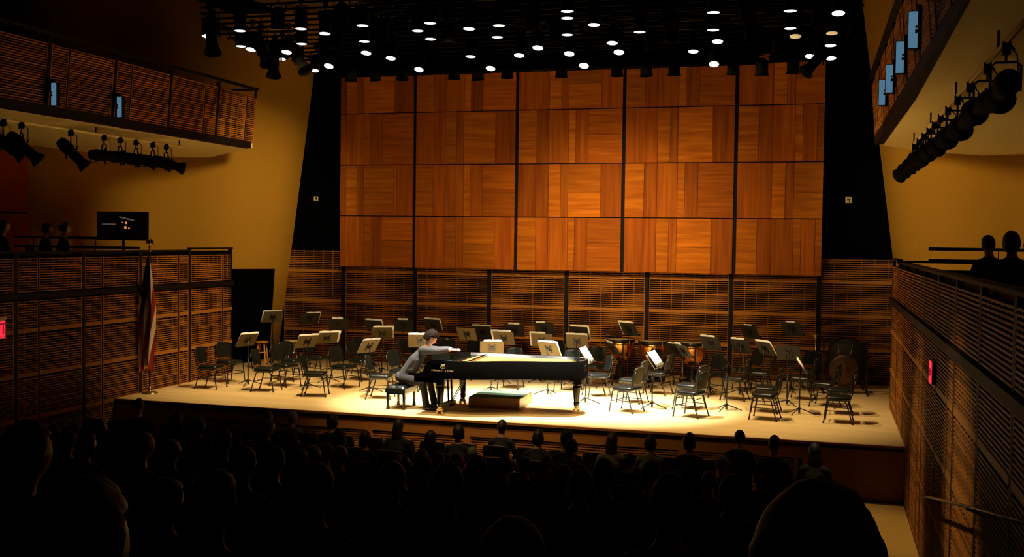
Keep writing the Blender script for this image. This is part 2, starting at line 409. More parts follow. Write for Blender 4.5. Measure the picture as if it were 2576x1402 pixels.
# upper balconies
for side, nm in ((-1, 'left'), (1, 'right')):
    zb = 5.5; lean = 0.085
    if side < 0: Xb0, Xb1, Ye = XC-7.5, XC-7.5, 24.05
    else: Xb0, Xb1, Ye = 1.26, 1.05, 25.0
    Y0 = 3.0
    def fx(y, z): return Xb0+(Xb1-Xb0)*(y-Y0)/(Ye-Y0)-side*lean*(z-zb)
    bal = struct(empty('wall_balcony_'+nm))
    U = Vector((Xb1-Xb0, Ye-Y0, 0)).normalized(); W = Vector((-side*lean, 0, 1)); N = Vector((-side, 0, -lean)).normalized()
    tk = [Ye]+[22.32-1.9*k for k in range(11)]; tk = [t for t in tk if t > Y0]
    tn = [23.6, 21.77, 19.05, 17.15, 15.3, 13.4, 11.5]
    cuts = sorted(tk+tn)
    for a, b in zip(cuts[:-1], cuts[1:]):
        wa = 0.05 if a in tk else 0.018; w2 = 0.05 if b in tk and b != Ye else (0.0 if b == Ye else 0.018)
        L = b-w2-a-wa
        slat_panel('slat_panel', bal, (fx(a+wa, 5.64), a+wa, 5.64), U, W, N, L, 1.12, 0.045, ribs=0.3)
    for y in cuts:
        w = 0.045 if y in tk else 0.016
        if y == Ye: continue
        m = MB(); q = [(fx(y+dy, z)+side*dx, y+dy, z) for z in (5.6, 6.86 if y in tk else 6.76) for dx, dy in ((-0.008, -w), (0.06, -w), (0.06, w), (-0.008, w))]
        m.hexa(q, 0); m.obj('post', M['blackpaint'], bal)
    m = MB(); q = [(fx(y, z)+side*dx, y, z) for z in (5.47, 5.63) for dx, y in ((-0.02, Y0), (0.16, Y0), (0.16, Ye-0.12), (-0.02, Ye-0.12))]
    m.hexa(q, 0); m.obj('beam', M['beam'], bal)
    m = MB(); q = [(fx(y, z)+side*dx, y, z) for z in (6.9, 6.95) for dx, y in ((-0.05, Y0), (0.05, Y0), (0.05, Ye), (-0.05, Ye))]
    m.hexa(q, 0); m.obj('rail', M['blackpaint'], bal)
    m = MB(); q = [(fx(Ye-0.06, z)+side*(0.02), Ye-0.03, z) for z in (6.7, 6.92)]
    m.tube(q, 0.03, 6); m.tube([(fx(Ye, 6.92), Ye-0.03, 6.92), (fx(Ye, 6.88)+side*0.55, Ye-0.25, 6.90)], 0.028, 6); m.obj('rail', M['blackpaint'], bal)
    # slab: underside plaster, slightly falling outward, oblique end edge
    zo = 5.33 if side < 0 else 5.22
    xo = XC+side*11.5
    outer = [(XC+side*9.35, 25.05), (XC+side*10.6, 24.75), (XC+side*11.3, 23.7), (xo, 22.5), (xo, Y0)]
    if side > 0: outer = [(XC+side*8.6, 25.7), (XC+side*9.35, 25.05), (XC+side*10.6, 24.75), (XC+side*11.3, 23.7), (xo, 22.5), (xo, Y0)]
    inner = [(fx(Y0, 5.5)+side*0.0, Y0), (fx(Ye, 5.5), Ye-0.02)]
    poly = inner+outer
    def zz(x): return 5.49+(zo-5.49)*min(1, abs(x-inner[1][0])/2.0)
    vs = [(x, y, zz(x)) for x, y in poly]+[(x, y, 5.60) for x, y in poly]; n = len(poly)
    m = MB(); f = [tuple(range(n)), tuple(range(n, 2*n))[::-1]]+[(i, n+i, n+(i+1) % n, (i+1) % n) for i in range(n)]
    if side > 0: f = [g[::-1] for g in f]
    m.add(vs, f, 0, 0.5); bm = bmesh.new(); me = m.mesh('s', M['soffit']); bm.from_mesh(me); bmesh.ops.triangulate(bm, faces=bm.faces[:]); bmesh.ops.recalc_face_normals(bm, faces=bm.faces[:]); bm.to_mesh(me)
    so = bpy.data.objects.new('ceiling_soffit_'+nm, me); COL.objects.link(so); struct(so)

# floors and ceiling
m = MB()
random.seed(3)
for k in range(64):
    y0 = YF+0.02+k*0.125; x = -14.6-random.random()*1.5
    while x < 2.6:
        L = 1.2+random.random()*1.6; x1 = x+L
        a, b = max(x, -14.4 if y0 > 23 else XL-0.05), min(x1, 2.2 if y0 > 23 else XR+0.05)
        if b-a > 0.05: m.box(((a+b)/2, y0+0.0625, -0.03), ((b-a)/2, 0.0624, 0.03))
        x = x1
floor_stage = struct(m.obj('floor_stage', M['stage']))
m = MB(); m.box((XC, YF+0.01, -0.02), (7.5, 0.02, 0.02)); m.box((XC, YF+0.06, -0.19), (7.5, 0.03, 0.11)); m.obj('nosing', M['fascia'], floor_stage)
m = MB(); m.box((XC, YF+0.025, -0.065), (7.5, 0.02, 0.025)); m.obj('shadow_gap', M['blackpaint'], floor_stage)
fw = struct(empty('wall_stage_front'))
m = MB(); m.box((XC, YF+0.2, -0.6), (7.5, 0.03, 0.35)); m.obj('backing', M['slatback'], fw)
gr = [(-12.4, -10.1)]+[(-10.0+1.95*k, -10.0+1.95*k+1.83) for k in range(5)]
m = MB(); m.box(((-13.64-12.4)/2, YF+0.06, -0.62), (0.62, 0.03, 0.32)); m.obj('plain_panel', M['fascia'], fw)
m = MB(); m.box(((1.36-0.33)/2, YF+0.06, -0.62), (0.84, 0.03, 0.32)); m.obj('plain_panel', M['fascia'], fw)
for a, b in gr:
    slat_panel('slat_panel', fw, (a, YF+0.05, -0.94), (1, 0, 0), (0, 0, 1), (0, -1, 0), b-a, 0.63, 0.042, ribs=0.24, fill=0.5)
    m = MB(); m.box((b+0.06, YF+0.06, -0.62), (0.055, 0.03, 0.32)); m.obj('plain_panel', M['fascia'], fw)
m = MB(); m.box((XC, 15.4, ZF-0.05), (7.6, 3.4, 0.05)); struct(m.obj('floor', M['carpet']))
m = MB(); m.box((1.0, 15.3, ZF+0.003), (0.35, 3.25, 0.006)); struct(m.obj('floor_aisle', M['aisle']))
ROWY = [16.95-0.92*k for k in range(20)]
def rowz(k): return ZF if k < 3 else ZF+0.172*(k-2)
for k in range(3, 20):
    xr = 7.4 if ROWY[k] < 12.0 else 6.75
    m = MB(); m.box((XC-7.4+xr, ROWY[k]-0.1, (rowz(k)+ZF-0.2)/2), (xr, 0.46, (rowz(k)-ZF+0.2)/2)); struct(m.obj('floor_tier_%d' % k, M['carpet']))
m = MB(); m.box((XC, 13, 11.6), (11.8, 15, 0.1)); struct(m.obj('ceiling', M['ceiling']))
# ------------------------------------------------------------------ generic body pieces
def skin_mesh(verts, edges, rad, root=0, sub=1, lateral=1):
    """solid limbs: closed ellipsoids packed along every bone, tapering between its joints; fuse() turns them into one continuous surface.
    a radius pair is (sideways, other axes); lateral is the sideways axis (0 = X, 1 = Y)"""
    tmp = bmesh.new(); bmesh.ops.create_icosphere(tmp, subdivisions=2, radius=1.0)
    sv = [v.co.copy() for v in tmp.verts]; sf = [tuple(v.index for v in f.verts) for f in tmp.faces]; tmp.free()
    V = []; F = []
    def blob(c, a, b):
        o = len(V); k = (a, b, b) if lateral == 0 else (b, a, b)
        for q in sv: V.append((c.x+q.x*k[0], c.y+q.y*k[1], c.z+q.z*k[2]))
        for f in sf: F.append(tuple(n+o for n in f))
    R2 = [r if isinstance(r, tuple) else (r, r) for r in rad]
    for i, v in enumerate(verts): blob(Vector(v), *R2[i])
    for a, b in edges:
        A, B = Vector(verts[a]), Vector(verts[b]); L = (B-A).length
        n = max(2, int(L/(0.30*min(R2[a][1], R2[b][1])))+1)
        for k in range(1, n):
            t = k/n; blob(A.lerp(B, t), R2[a][0]*(1-t)+R2[b][0]*t, R2[a][1]*(1-t)+R2[b][1]*t)
    me = bpy.data.meshes.new('sk'); me.from_pydata(V, [], F); me.update(); return me
def chain(spec):
    """spec: list of (name, parent or None, pos, radius) -> verts, edges, radii"""
    idx = {}; v = []; e = []; r = []
    for nme, par, pos, rad in spec:
        idx[nme] = len(v); v.append(pos); r.append(rad)
        if par: e.append((idx[par], idx[nme]))
    return v, e, r
def head_mesh(Mx, face=1.0):
    """adult head about 0.235 m tall, looking along +Y, centred on the skull"""
    bm = bmesh.new(); bmesh.ops.create_icosphere(bm, subdivisions=4, radius=1.0)
    for v in bm.verts:
        x, y, z = v.co
        X = x*0.078; Y = y*0.098; Z = z*0.118
        if z < 0:                                   # jaw narrows, chin forward
            k = 1-0.42*(-z)**1.4; X *= k
            Y = Y*(1-0.25*(-z)) + 0.018*(-z)
        if z > 0.1: Y -= 0.010*z
        if y > 0.5 and abs(z) < 0.8:                # flatten the face plane
            Y = min(Y, 0.083+0.01*(1-abs(z)))
        # brow, eye sockets, nose, lips, chin
        g = lambda cx, cz, sx, sz: math.exp(-((X-cx)/sx)**2-((Z-cz)/sz)**2)
        if y > 0.3:
            Y += 0.006*g(0, 0.022, 0.045, 0.010)
            Y -= 0.011*face*(g(0.031, 0.002, 0.014, 0.011)+g(-0.031, 0.002, 0.014, 0.011))
            Y += 0.026*face*g(0, -0.028, 0.011, 0.012)+0.013*face*g(0, -0.006, 0.008, 0.02)
            Y += 0.007*face*g(0, -0.062, 0.022, 0.006)-0.004*g(0, -0.069, 0.02, 0.003)+0.006*g(0, -0.075, 0.018, 0.005)
            Y += 0.009*g(0, -0.105, 0.022, 0.014)
        v.co = (X, Y, Z)
    for s in (-1, 1):                               # ears
        r = bmesh.ops.create_icosphere(bm, subdivisions=2, radius=1.0)
        for v in r['verts']:
            x, y, z = v.co; v.co = (s*(0.077+x*0.011+0.006*z), -0.004+y*0.019-0.004*z, -0.006+z*0.032)
    bm.transform(Mx); me = bpy.data.meshes.new('h'); bm.to_mesh(me); bm.free(); return me
def fuse(meshes, voxel, name, smooth=4):
    bm = bmesh.new()
    for m in meshes: bm.from_mesh(m)
    me = bpy.data.meshes.new(name); bm.to_mesh(me); bm.free()
    o = bpy.data.objects.new(name, me); COL.objects.link(o)
    rm = o.modifiers.new('r', 'REMESH'); rm.mode = 'VOXEL'; rm.voxel_size = voxel; rm.use_smooth_shade = True
    if smooth: sm = o.modifiers.new('s', 'SMOOTH'); sm.iterations = smooth; sm.factor = 0.5
    dg = bpy.context.evaluated_depsgraph_get(); r = bpy.data.meshes.new_from_object(o.evaluated_get(dg))
    bpy.data.objects.remove(o); r.name = name
    r.polygons.foreach_set('use_smooth', [True]*len(r.polygons)); return r
def assign(me, mats, fn):
    me.materials.clear()
    for m in mats: me.materials.append(m)
    me.polygons.foreach_set('material_index', [fn(p.center) for p in me.polygons])
def hair_mesh(Mx, style, seed=0):
    rnd = random.Random(seed)
    bm = bmesh.new(); bmesh.ops.create_icosphere(bm, subdivisions=4, radius=1.0)
    kill = []
    for v in bm.verts:
        x, y, z = v.co
        low = {'short': -0.45, 'bob': -1.1, 'long': -1.1, 'rim': -0.5, 'curly': -0.75, 'bun': -0.5, 'mop': -0.45}[style]
        cut = (y > 0.15 and z < (0.42 if style != 'mop' else 0.22)+0.25*(y-0.4)) or z < low
        if style == 'rim' and (z > 0.25 or y > 0.25): cut = True
        if style in ('bob', 'long') and y < 0.15: cut = False
        if cut: kill.append(v)
        f = 1.10
        if style == 'curly': f = 1.24+0.05*math.sin(19*x+5)*math.sin(17*z)*math.cos(15*y)
        if style == 'mop': f = 1.26+0.05*math.sin(11*x+5*z)*math.cos(9*y+2*x)+0.04*max(0, y)
        X, Y, Z = x*0.080*f, y*0.100*f-0.004, z*0.118*f
        if style == 'long' and z < -0.1:
            X *= 1+0.55*(-z-0.1); Y = Y*0.6-0.05*(-z)-0.035; Z = Z-0.17*(-z-0.1)
        if style == 'bob' and z < 0: X *= 1.16; Z *= 1.12; Y = Y*0.95-0.01
        n = 0.0016*math.sin(60*x+9*z+seed)+0.0014*math.sin(43*y+31*z)
        v.co = (X*(1+n*6), Y*(1+n*6), Z+n)
    bmesh.ops.delete(bm, geom=kill, context='VERTS')
    if style == 'bun':
        r = bmesh.ops.create_icosphere(bm, subdivisions=3, radius=1.0)
        for v in r['verts']: v.co = Vector((v.co.x*0.04, v.co.y*0.032-0.12, v.co.z*0.036+0.03))
    bm.transform(Mx); me = bpy.data.meshes.new('hair'); bm.to_mesh(me); bm.free()
    o = bpy.data.objects.new('hh', me); COL.objects.link(o)
    s = o.modifiers.new('s', 'SOLIDIFY'); s.thickness = 0.018; s.offset = -1
    dg = bpy.context.evaluated_depsgraph_get(); r = bpy.data.meshes.new_from_object(o.evaluated_get(dg)); bpy.data.objects.remove(o)
    r.polygons.foreach_set('use_smooth', [True]*len(r.polygons)); return r

# ------------------------------------------------------------------ orchestra chair
def make_chair():
    t = empty('orchestra_chair')
    m = MB()   # seat cushion, rounded by stacked outline
    def rr(w, d, r, n=5, yc=0.0):
        p = []
        for cx, cy, a0 in ((w-r, d-r, 0), (-w+r, d-r, 90), (-w+r, -d+r, 180), (w-r, -d+r, 270)):
            for k in range(n): a = math.radians(a0+90*k/(n-1)); p.append((cx+r*math.cos(a), cy+yc+r*math.sin(a)))
        return p
    rings = [(0.205, 0.195, 0.42), (0.225, 0.215, 0.432), (0.228, 0.218, 0.455), (0.222, 0.212, 0.478), (0.20, 0.19, 0.49), (0.12, 0.12, 0.497)]
    vs = []; fs = []
    for w, d, z in rings: vs += [(x, y, z+(0.012*(y/0.2)**2 if z > 0.46 else 0)) for x, y in rr(w, d, 0.07)]
    n = 20
    for i in range(len(rings)-1):
        for k in range(n): fs.append((i*n+k, i*n+(k+1) % n, (i+1)*n+(k+1) % n, (i+1)*n+k))
    fs.append(tuple(range(n))[::-1]); fs.append(tuple(range(5*n, 6*n))); m.add(vs, fs, 0, 0.5, True)
    m.obj('seat', M['vinyl'], t)
    # backrest: curved padded slab with rounded top
    m = MB(); ns = 10; prof = []
    zs = [0.555, 0.565, 0.62, 0.70, 0.78, 0.83, 0.862, 0.878, 0.885]; wd_ = [0.175, 0.19, 0.20, 0.205, 0.205, 0.195, 0.172, 0.14, 0.09]
    vs = []; fs = []
    for z, w in zip(zs, wd_):
        for s in (0, 1):
            for k in range(ns):
                a = -1+2*k/(ns-1); x = w*a
                yb = -0.215-(z-0.55)*0.24-0.045*(1-a*a)
                th = 0.038*(1-0.6*abs(a)**4)*(1 if z < 0.87 else 0.6)
                if s: vs.append((x, yb+th, z))
                else: vs.append((x, yb, z))
    R_ = 2*ns
    for i in range(len(zs)-1):
        for k in range(ns-1):
            a = i*R_+k; fs.append((a, a+1, a+1+R_, a+R_)); a += ns; fs.append((a+1, a, a+R_, a+1+R_))
        for a, b in ((i*R_, i*R_+ns), (i*R_+2*ns-1, i*R_+ns-1)): fs.append((a, a+R_, b+R_, b) if a < b else (a, a+R_, b+R_, b))
    fs.append(tuple(list(range(ns))[::-1]+list(range(ns, 2*ns)))); o = (len(zs)-1)*R_; fs.append(tuple(list(range(o, o+ns))+list(range(o+ns, o+2*ns))[::-1]))
    bi = len(fs)
    m.add(vs, fs, 0, 0.5, True)
    for q in range(len(m.f)):          # rear face shows the plain shell
        if all((i % R_) < ns for i in m.f[q]) and q < bi-2: m.mi[q] = 1
    ob = m.obj('backrest', [M['vinyl'], M['vinylback']], t)
    bm = bmesh.new(); bm.from_mesh(ob.data); bmesh.ops.recalc_face_normals(bm, faces=bm.faces[:]); bm.to_mesh(ob.data); bm.free()
    for s in (-1, 1):
        m = MB(); m.tube([(s*0.215, 0.13, 0.43), (s*0.225, 0.185, 0.40), (s*0.235, 0.245, 0.0)], 0.0125, 7); m.tube([(s*0.235, 0.243, 0.03), (s*0.235, 0.247, 0.0)], 0.017, 7); m.obj('leg', M['blackmetal'], t)
        m = MB(); m.tube([(s*0.215, -0.08, 0.43), (s*0.222, -0.15, 0.39), (s*0.235, -0.265, 0.0)], 0.0125, 7); m.tube([(s*0.235, -0.262, 0.03), (s*0.235, -0.267, 0.0)], 0.017, 7); m.obj('leg', M['blackmetal'], t)
    m = MB()
    for s in (-1, 1):
        m.tube([(s*0.21, 0.17, 0.425), (s*0.218, -0.12, 0.42), (s*0.215, -0.215, 0.44), (s*0.205, -0.245, 0.53), (s*0.2, -0.27, 0.66), (s*0.19, -0.30, 0.80)], 0.0115, 7)
        m.tube([(s*0.228, 0.21, 0.235), (s*0.228, -0.205, 0.235)], 0.008, 6)
    m.tube([(-0.20, 0.17, 0.425), (0.20, 0.17, 0.425)], 0.01, 6)
    m.obj('frame', M['blackmetal'], t)
    m = MB(); m.tube([(-0.23, 0.215, 0.21), (0.23, 0.215, 0.21)], 0.008, 6); m.obj('stretcher', M['blackmetal'], t)
    m = MB(); m.tube([(-0.23, -0.215, 0.21), (0.23, -0.215, 0.21)], 0.008, 6); m.obj('stretcher', M['blackmetal'], t)
    return t
# (ground pixel under the seat, facing angle in degrees: 0 = to the right, -90 = to the audience, label, group)
G1, G2, G3 = 'chairs on the left half of the stage', 'chairs behind the piano', 'chairs on the right half of the stage'
CH = [
 (531.7, 976, 3, 'black padded chair nearest the slatted left wall, facing right', G1),
 (578, 961, -22, 'black padded chair with full backrest at the left wall end, second from the flag', G1),
 (671, 983, 6, 'black padded chair in front of the pale wooden stool, facing right', G1),
 (718, 971, -15, 'black padded chair just right of the chair before the wooden stool, turned forward', G1),
 (738, 957, -18, 'black padded chair beneath the stool with the round gold top', G1),
 (800, 949, -5, 'black padded chair mostly hidden behind the two pale backed music stands on the left', G1),
 (794, 995.5, 16, 'black padded chair nearest the stage edge on the left, seen side on', G1),
 (866, 975, -20, 'black padded chair with green-lit backrest between the left stands and the piano bench', G1),
 (921, 941, -22, 'dark padded chair at the rear, behind its twin beside the steeply tilted stand', G1),
 (908, 957, -20, 'dark padded chair just in front of its twin, left of the steeply tilted stand', G1),
 (958, 1002, 10, 'black padded chair directly left of the tufted piano bench', G1),
 (1012, 987, -18, 'black padded chair right behind the pianist, its back lit pale green', G1),
 (1035, 948, -30, 'black padded chair in the dark behind the pianist', G1),
 (1108, 978, -70, 'black padded chair behind the pianist\'s outstretched arm', G2),
 (1118, 946, -80, 'dark chair at the back, directly behind the pianist\'s head', G2),
 (1190, 950, -85, 'dark chair just right of the pianist\'s hand, near the back wall', G2),
 (1284, 978, -90, 'black padded chair behind the middle of the piano with pale lit backrest top', G2),
 (1392, 958, -100, 'black chair behind the piano between the two squarely facing stands', G2),
 (1428, 984, -96, 'black padded chair close behind the piano tail with pale lit top', G2),
 (1488, 972, -104, 'black padded chair at the piano tail, its back beside the white music', G2),
 (1500, 998, -152, 'black padded chair directly right of the piano tail', G3),
 (1575.6, 1035.4, 160, 'black padded chair nearest the stage edge right of the piano tail', G3),
 (1590, 1013, 165, 'black padded chair tucked just behind the front one right of the piano tail', G3),
 (1654, 992, 168, 'black padded chair behind the stand with the curled white music', G3),
 (1627, 978, -130, 'dark chair with broad back in front of the middle kettledrum', G3),
 (1737, 1048, 160, 'black padded chair, front one of the pair at the stage edge below the right kettledrum', G3),
 (1733, 1028, 164, 'black padded chair rear one of the pair under the right hand kettledrum', G3),
 (1784, 995, -132, 'black padded chair with broad green-lit back right of the kettledrums', G3),
 (1847, 1006, 172, 'black chair behind the tall stand between the two right hand chair pairs', G3),
 (1923, 1054.5, 172, 'black padded chair at the stage edge, front one of the third pair from the piano', G3),
 (1926, 1036, 172, 'black padded chair rear one of the third pair from the piano', G3),
 (1912, 991, 176, 'dark chair behind the third pair from the piano, under the bright-edged stand', G3),
 (1880, 982, -140, 'dark broad-backed chair near the back wall below the small tilted black stand', G3),
 (2108, 1062.5, 176, 'black padded chair nearest the right wall at the stage edge', G3),
 (2108, 1041, 178, 'black padded chair rear one of the pair nearest the right wall', G3),
 (2074, 1022, 165, 'dark chair in front of the gong, left of the last pair', G3),
 (2015, 1006, 172, 'dark chair between the tall black stand and the edge-on stand on the right', G3),
 (2027, 983, -120, 'dark chair by the back wall below the brass-topped pole', G3),
]
chair0 = make_chair(); used = False
for x, y, a, lab, grp in CH:
    if used: c = copytree(chair0)
    else: c = chair0; used = True
    c.location = onz(x, y); c.rotation_euler = (0, 0, math.radians(a-90)); tag(c, lab, 'chair', grp)

# ------------------------------------------------------------------ music stands and their music
def make_stand(H, tiltdeg, dark):
    t = empty('music_stand')
    m = MB(); m.tube([(0, 0, 0.03), (0, 0, 0.62)], 0.014, 8); m.tube([(0, 0, 0.60), (0, 0, H)], 0.010, 8)
    m.tube([(0, 0, 0.59), (0, 0, 0.64)], 0.020, 8); m.obj('post', M['blackmetal'], t)
    m = MB()
    for k in range(3):
        a = math.radians(90+120*k); m.tube([(0, 0, 0.115), (0.09*math.cos(a), 0.09*math.sin(a), 0.085), (0.30*math.cos(a), 0.30*math.sin(a), 0.008)], [0.013, 0.011, 0.009], 6)
    m.tube([(0, 0, 0.02), (0, 0, 0.14)], 0.022, 8); m.obj('tripod_base', M['blackmetal'], t)
    # desk plane: front faces +Y and up; local frame
    tl = math.radians(tiltdeg)
    Rm = Matrix.Rotation(tl, 3, 'X')
    dk = empty('desk_frame', (0, 0.0, H), 0, None)
    m = MB(); R3 = Rm
    def P(x, y, z): return R3 @ Vector((x, y, z))+Vector((0, 0, H))
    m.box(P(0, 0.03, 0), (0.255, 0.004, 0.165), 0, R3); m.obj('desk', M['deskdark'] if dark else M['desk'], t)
    m = MB(); m.box(P(0, 0.058, -0.165), (0.255, 0.03, 0.004), 0, R3); m.box(P(0, 0.088, -0.158), (0.255, 0.003, 0.010), 0, R3); m.obj('lip', M['blackmetal'], t)
    m = MB()
    for s in (-1, 1): m.box(P(s*0.062, 0.018, 0), (0.012, 0.008, 0.085), 0, R3); m.box(P(s*0.03, 0.015, 0.02), (0.035, 0.008, 0.012), 0, R3)
    m.box(P(0, 0.012, 0.0), (0.028, 0.016, 0.030), 0, R3); m.box(P(0, 0.015, -0.03), (0.06, 0.007, 0.010), 0, R3); m.obj('bracket', M['blackmetal'], t)
    bpy.data.objects.remove(dk); return t
def place_stand(bx, by, dx, dy, yaw, tilt, lab, dark=0, sheet=None, slab=None, grp=None, w=0.29):
    b = onz(bx, by)
    if b.y > 25.75: b = Vector((ony(dx, dy, 25.75).x, 25.75, 0))
    d = ony(dx, dy, b.y); H = max(0.8, d.z)
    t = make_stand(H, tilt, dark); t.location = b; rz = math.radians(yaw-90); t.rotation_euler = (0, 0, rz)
    tag(t, lab, 'music stand', grp)
    if sheet:
        R3 = Matrix.Rotation(math.radians(tilt), 3, 'X'); ox, oz, kind = sheet
        def P(x, y, z): return R3 @ Vector((x, y, z))+Vector((0, 0, H))
        m = MB()
        nx, nz = 9, 2; hw, hh = (w, 0.168)
        for s in (-1, 1):
            vs = []
            for i in range(nx):
                u = i/(nx-1); x = s*hw*u*0.98; yy = 0.040+0.022*math.sin(u*PI)*0.7+0.004+(0.05*u*u if kind == 'curl' else 0)
                for z in (-0.160, 0.170+oz): vs.append(P(x+ox, yy, z))
            o = len(vs); vs += [v+R3 @ Vector((0, -0.004, 0)) for v in vs]
            fs = []
            for i in range(nx-1):
                a = i*2; fs += [(a, a+2, a+3, a+1), (o+a, o+a+1, o+a+3, o+a+2), (a+1, a+3, o+a+3, o+a+1), (a, o+a, o+a+2, a+2)]
            fs += [(0, 1, o+1, o), (o-2, 2*o-2, 2*o-1, o-1)]
            m.add(vs, fs, 0, 0.5, True)
        s_ = m.obj('sheet_music', M['paper'], None, b, rz); tag(s_, slab, 'sheet music', 'scores left open on the music stands')
GS = 'music stands set out among the chairs'
ST = [
 (686, 915, 685.5, 799, 142, 30, 'tall music stand in front of the black doorway, its pale back tipped right', 0, (-0.03, 0.03, ''), 'score with a bright left edge on the tall stand before the black doorway'),
 (779, 925, 779, 804, 138, 32, 'dim music stand by the back wall above the gold-topped stool', 1, (0.08, 0.02, ''), 'score on the dim stand by the back wall above the gold-topped stool', 0.20),
 (851, 930, 851.5, 819, 105, 28, 'black music stand on the first post line of the back wall from the left', 1, (-0.02, 0.03, ''), 'narrow score on the black stand at the first back wall post', 0.14),
 (939, 925, 940, 822, 78, 26, 'low dark music stand with bright right edge, behind the brighter stand', 1, (0.03, 0.03, ''), 'score with bright right edge on the rear dark stand'),
 (624, 969, 624, 858, 160, 32, 'music stand facing the two leftmost chairs, left of the pale wooden stool', 0, (0.0, 0.03, ''), 'score on the stand left of the pale wooden stool'),
 (773.4, 978, 774.5, 862, 150, 34, 'left one of two touching pale-backed music stands', 0, (0.0, 0.025, ''), 'score on the left one of the two touching stands'),
 (822, 961, 820, 853, 132, 38, 'right one of two touching pale-backed music stands', 0, (0.05, 0.03, ''), 'wide open score on the right one of the two touching stands'),
 (960, 938, 960, 840, 118, 28, 'music stand left of the pianist with large bright-edged score', 0, (0.04, 0.03, ''), 'large bright-edged score left of the pianist'),
 (929, 988, 929, 874, 158, 34, 'steeply tilted narrow-looking music stand in front of the tufted bench side chair', 0, (0.0, 0.03, ''), 'score on the steeply tilted stand left of the piano bench'),
 (1013, 925, 1013, 821, 96, 24, 'black music stand near the back wall just left of the pianist\'s head', 1, (0.0, 0.03, ''), 'narrow score on the black stand left of the pianist\'s head', 0.14),
 (1087, 925, 1087, 820, 72, 24, 'black music stand by the back wall right above the pianist\'s head', 1, (0.03, 0.03, ''), 'bright-edged score above the pianist\'s head'),
 (1056, 984, 1049, 860, 112, 30, 'pale music stand partly hidden behind the pianist\'s shoulder', 0, (0.0, 0.03, ''), 'score on the stand hidden behind the pianist\'s shoulder'),
 (1172, 955, 1171, 842, 76, 26, 'music stand without visible score just right of the pianist\'s hand', 0, None, None),
 (1211, 935, 1211, 837, 82, 24, 'black music stand behind the one beside the pianist\'s hand', 1, (0.0, 0.03, ''), 'score on the black stand beyond the pianist\'s hand'),
 (1265, 962.5, 1265, 853, 84, 24, 'pale music stand in the middle of the stage with shifted score', 0, (-0.05, 0.04, ''), 'shifted score on the middle pale stand'),
 (1293, 930, 1293, 833, 86, 22, 'black music stand at the back between the middle pale stands', 1, (0.0, 0.03, ''), 'narrow score on the black stand between the middle pale stands', 0.15),
 (1236, 986, 1233, 877, 108, 30, 'low pale music stand with its foot hidden by the piano middle', 0, (0.02, 0.03, ''), 'score on the low stand behind the piano middle', 0.2),
 (1361, 962.6, 1358, 857.5, 86, 20, 'squarely facing pale music stand, left one of the two behind the piano right half', 0, (-0.1, 0.035, ''), 'score on the left squarely facing stand behind the piano', 0.2),
 (1369, 930, 1369, 830, 84, 20, 'black music stand behind the left squarely facing one', 1, (-0.1, 0.03, ''), 'narrow score on the black stand behind the squarely facing one', 0.12),
 (1377, 993.7, 1378, 880, 66, 28, 'low music stand close behind the piano rim with bright right edge', 0, (0.03, 0.03, ''), 'bright-edged score low behind the piano rim'),
 (1449, 968, 1449, 861, 87, 20, 'squarely facing pale music stand, right one of the two behind the piano right half', 0, (0.0, 0.035, ''), 'score on the right squarely facing stand behind the piano tail'),
 (1456, 938, 1455, 839, 76, 24, 'black music stand with wide bright score behind the piano tail', 1, (0.04, 0.035, ''), 'wide bright score on the black stand behind the piano tail'),
 (1472.7, 1014.8, 1480, 898, -2, 34, 'music stand right at the piano tail holding brilliant white music', 0, (0.0, 0.03, ''), 'brilliant white music at the piano tail'),
 (1578, 966, 1580, 830, 52, 28, 'black music stand tilted left above the left hand kettledrum', 1, (-0.05, 0.03, ''), 'bright-edged score above the left hand kettledrum'),
 (1540, 972, 1537, 880, 32, 34, 'dark music stand in front of the left hand kettledrum', 1, (-0.04, 0.03, ''), 'score in front of the left hand kettledrum', 0.2),
 (1640, 1027, 1646.5, 911, -8, 36, 'music stand holding curled white music right of the piano', 0, (0.0, 0.03, 'curl'), 'curled white music right of the piano'),
 (1694, 970, 1688, 885, 56, 26, 'dark music stand between the middle and right kettledrums', 1, (0.0, 0.02, ''), 'narrow score between the middle and right kettledrums', 0.16),
 (1716, 998, 1720, 886, 34, 34, 'dark music stand leaning left before the right hand kettledrum', 1, (-0.12, 0.03, ''), 'score before the right hand kettledrum', 0.14),
 (1784.5, 986.5, 1780, 866, 58, 26, 'black music stand right of the right hand kettledrum', 1, (-0.05, 0.03, ''), 'score on the black stand right of the kettledrums', 0.2),
 (1860, 993.4, 1860, 873, 56, 28, 'black music stand behind the lone chair right of the kettledrums', 1, (-0.05, 0.03, ''), 'narrow score right of the kettledrums on a black stand', 0.18),
 (1883, 962, 1883.5, 836, 50, 28, 'small black music stand near the back wall, tilted left, bare edge', 1, (0.0, 0.015, ''), 'thin score on the small stand near the back wall', 0.12),
 (1919, 1010, 1924, 879, 40, 34, 'black music stand with long bright right edge above the third chair pair', 1, (0.04, 0.03, ''), 'score with long bright right edge above the third chair pair'),
 (1987, 986, 1991, 830, 56, 26, 'tallest black music stand on the right, near the last back wall post', 1, (0.0, 0.02, ''), 'short score on the tallest right hand stand', 0.12),
 (1979, 1020, 1987, 890, 70, 22, 'broad black music stand below the tallest right hand one', 1, None, None),
 (2010.4, 1042, 2014, 924, 2, 34, 'music stand seen edge-on at the front right with a thin white line of music', 0, (0.0, 0.02, ''), 'music seen edge-on as a thin white line at front right'),
 (1827, 1032.5, 1829, 916, 8, 32, 'tall dark music stand seen edge-on between the two right hand chair pairs', 1, None, None),
]
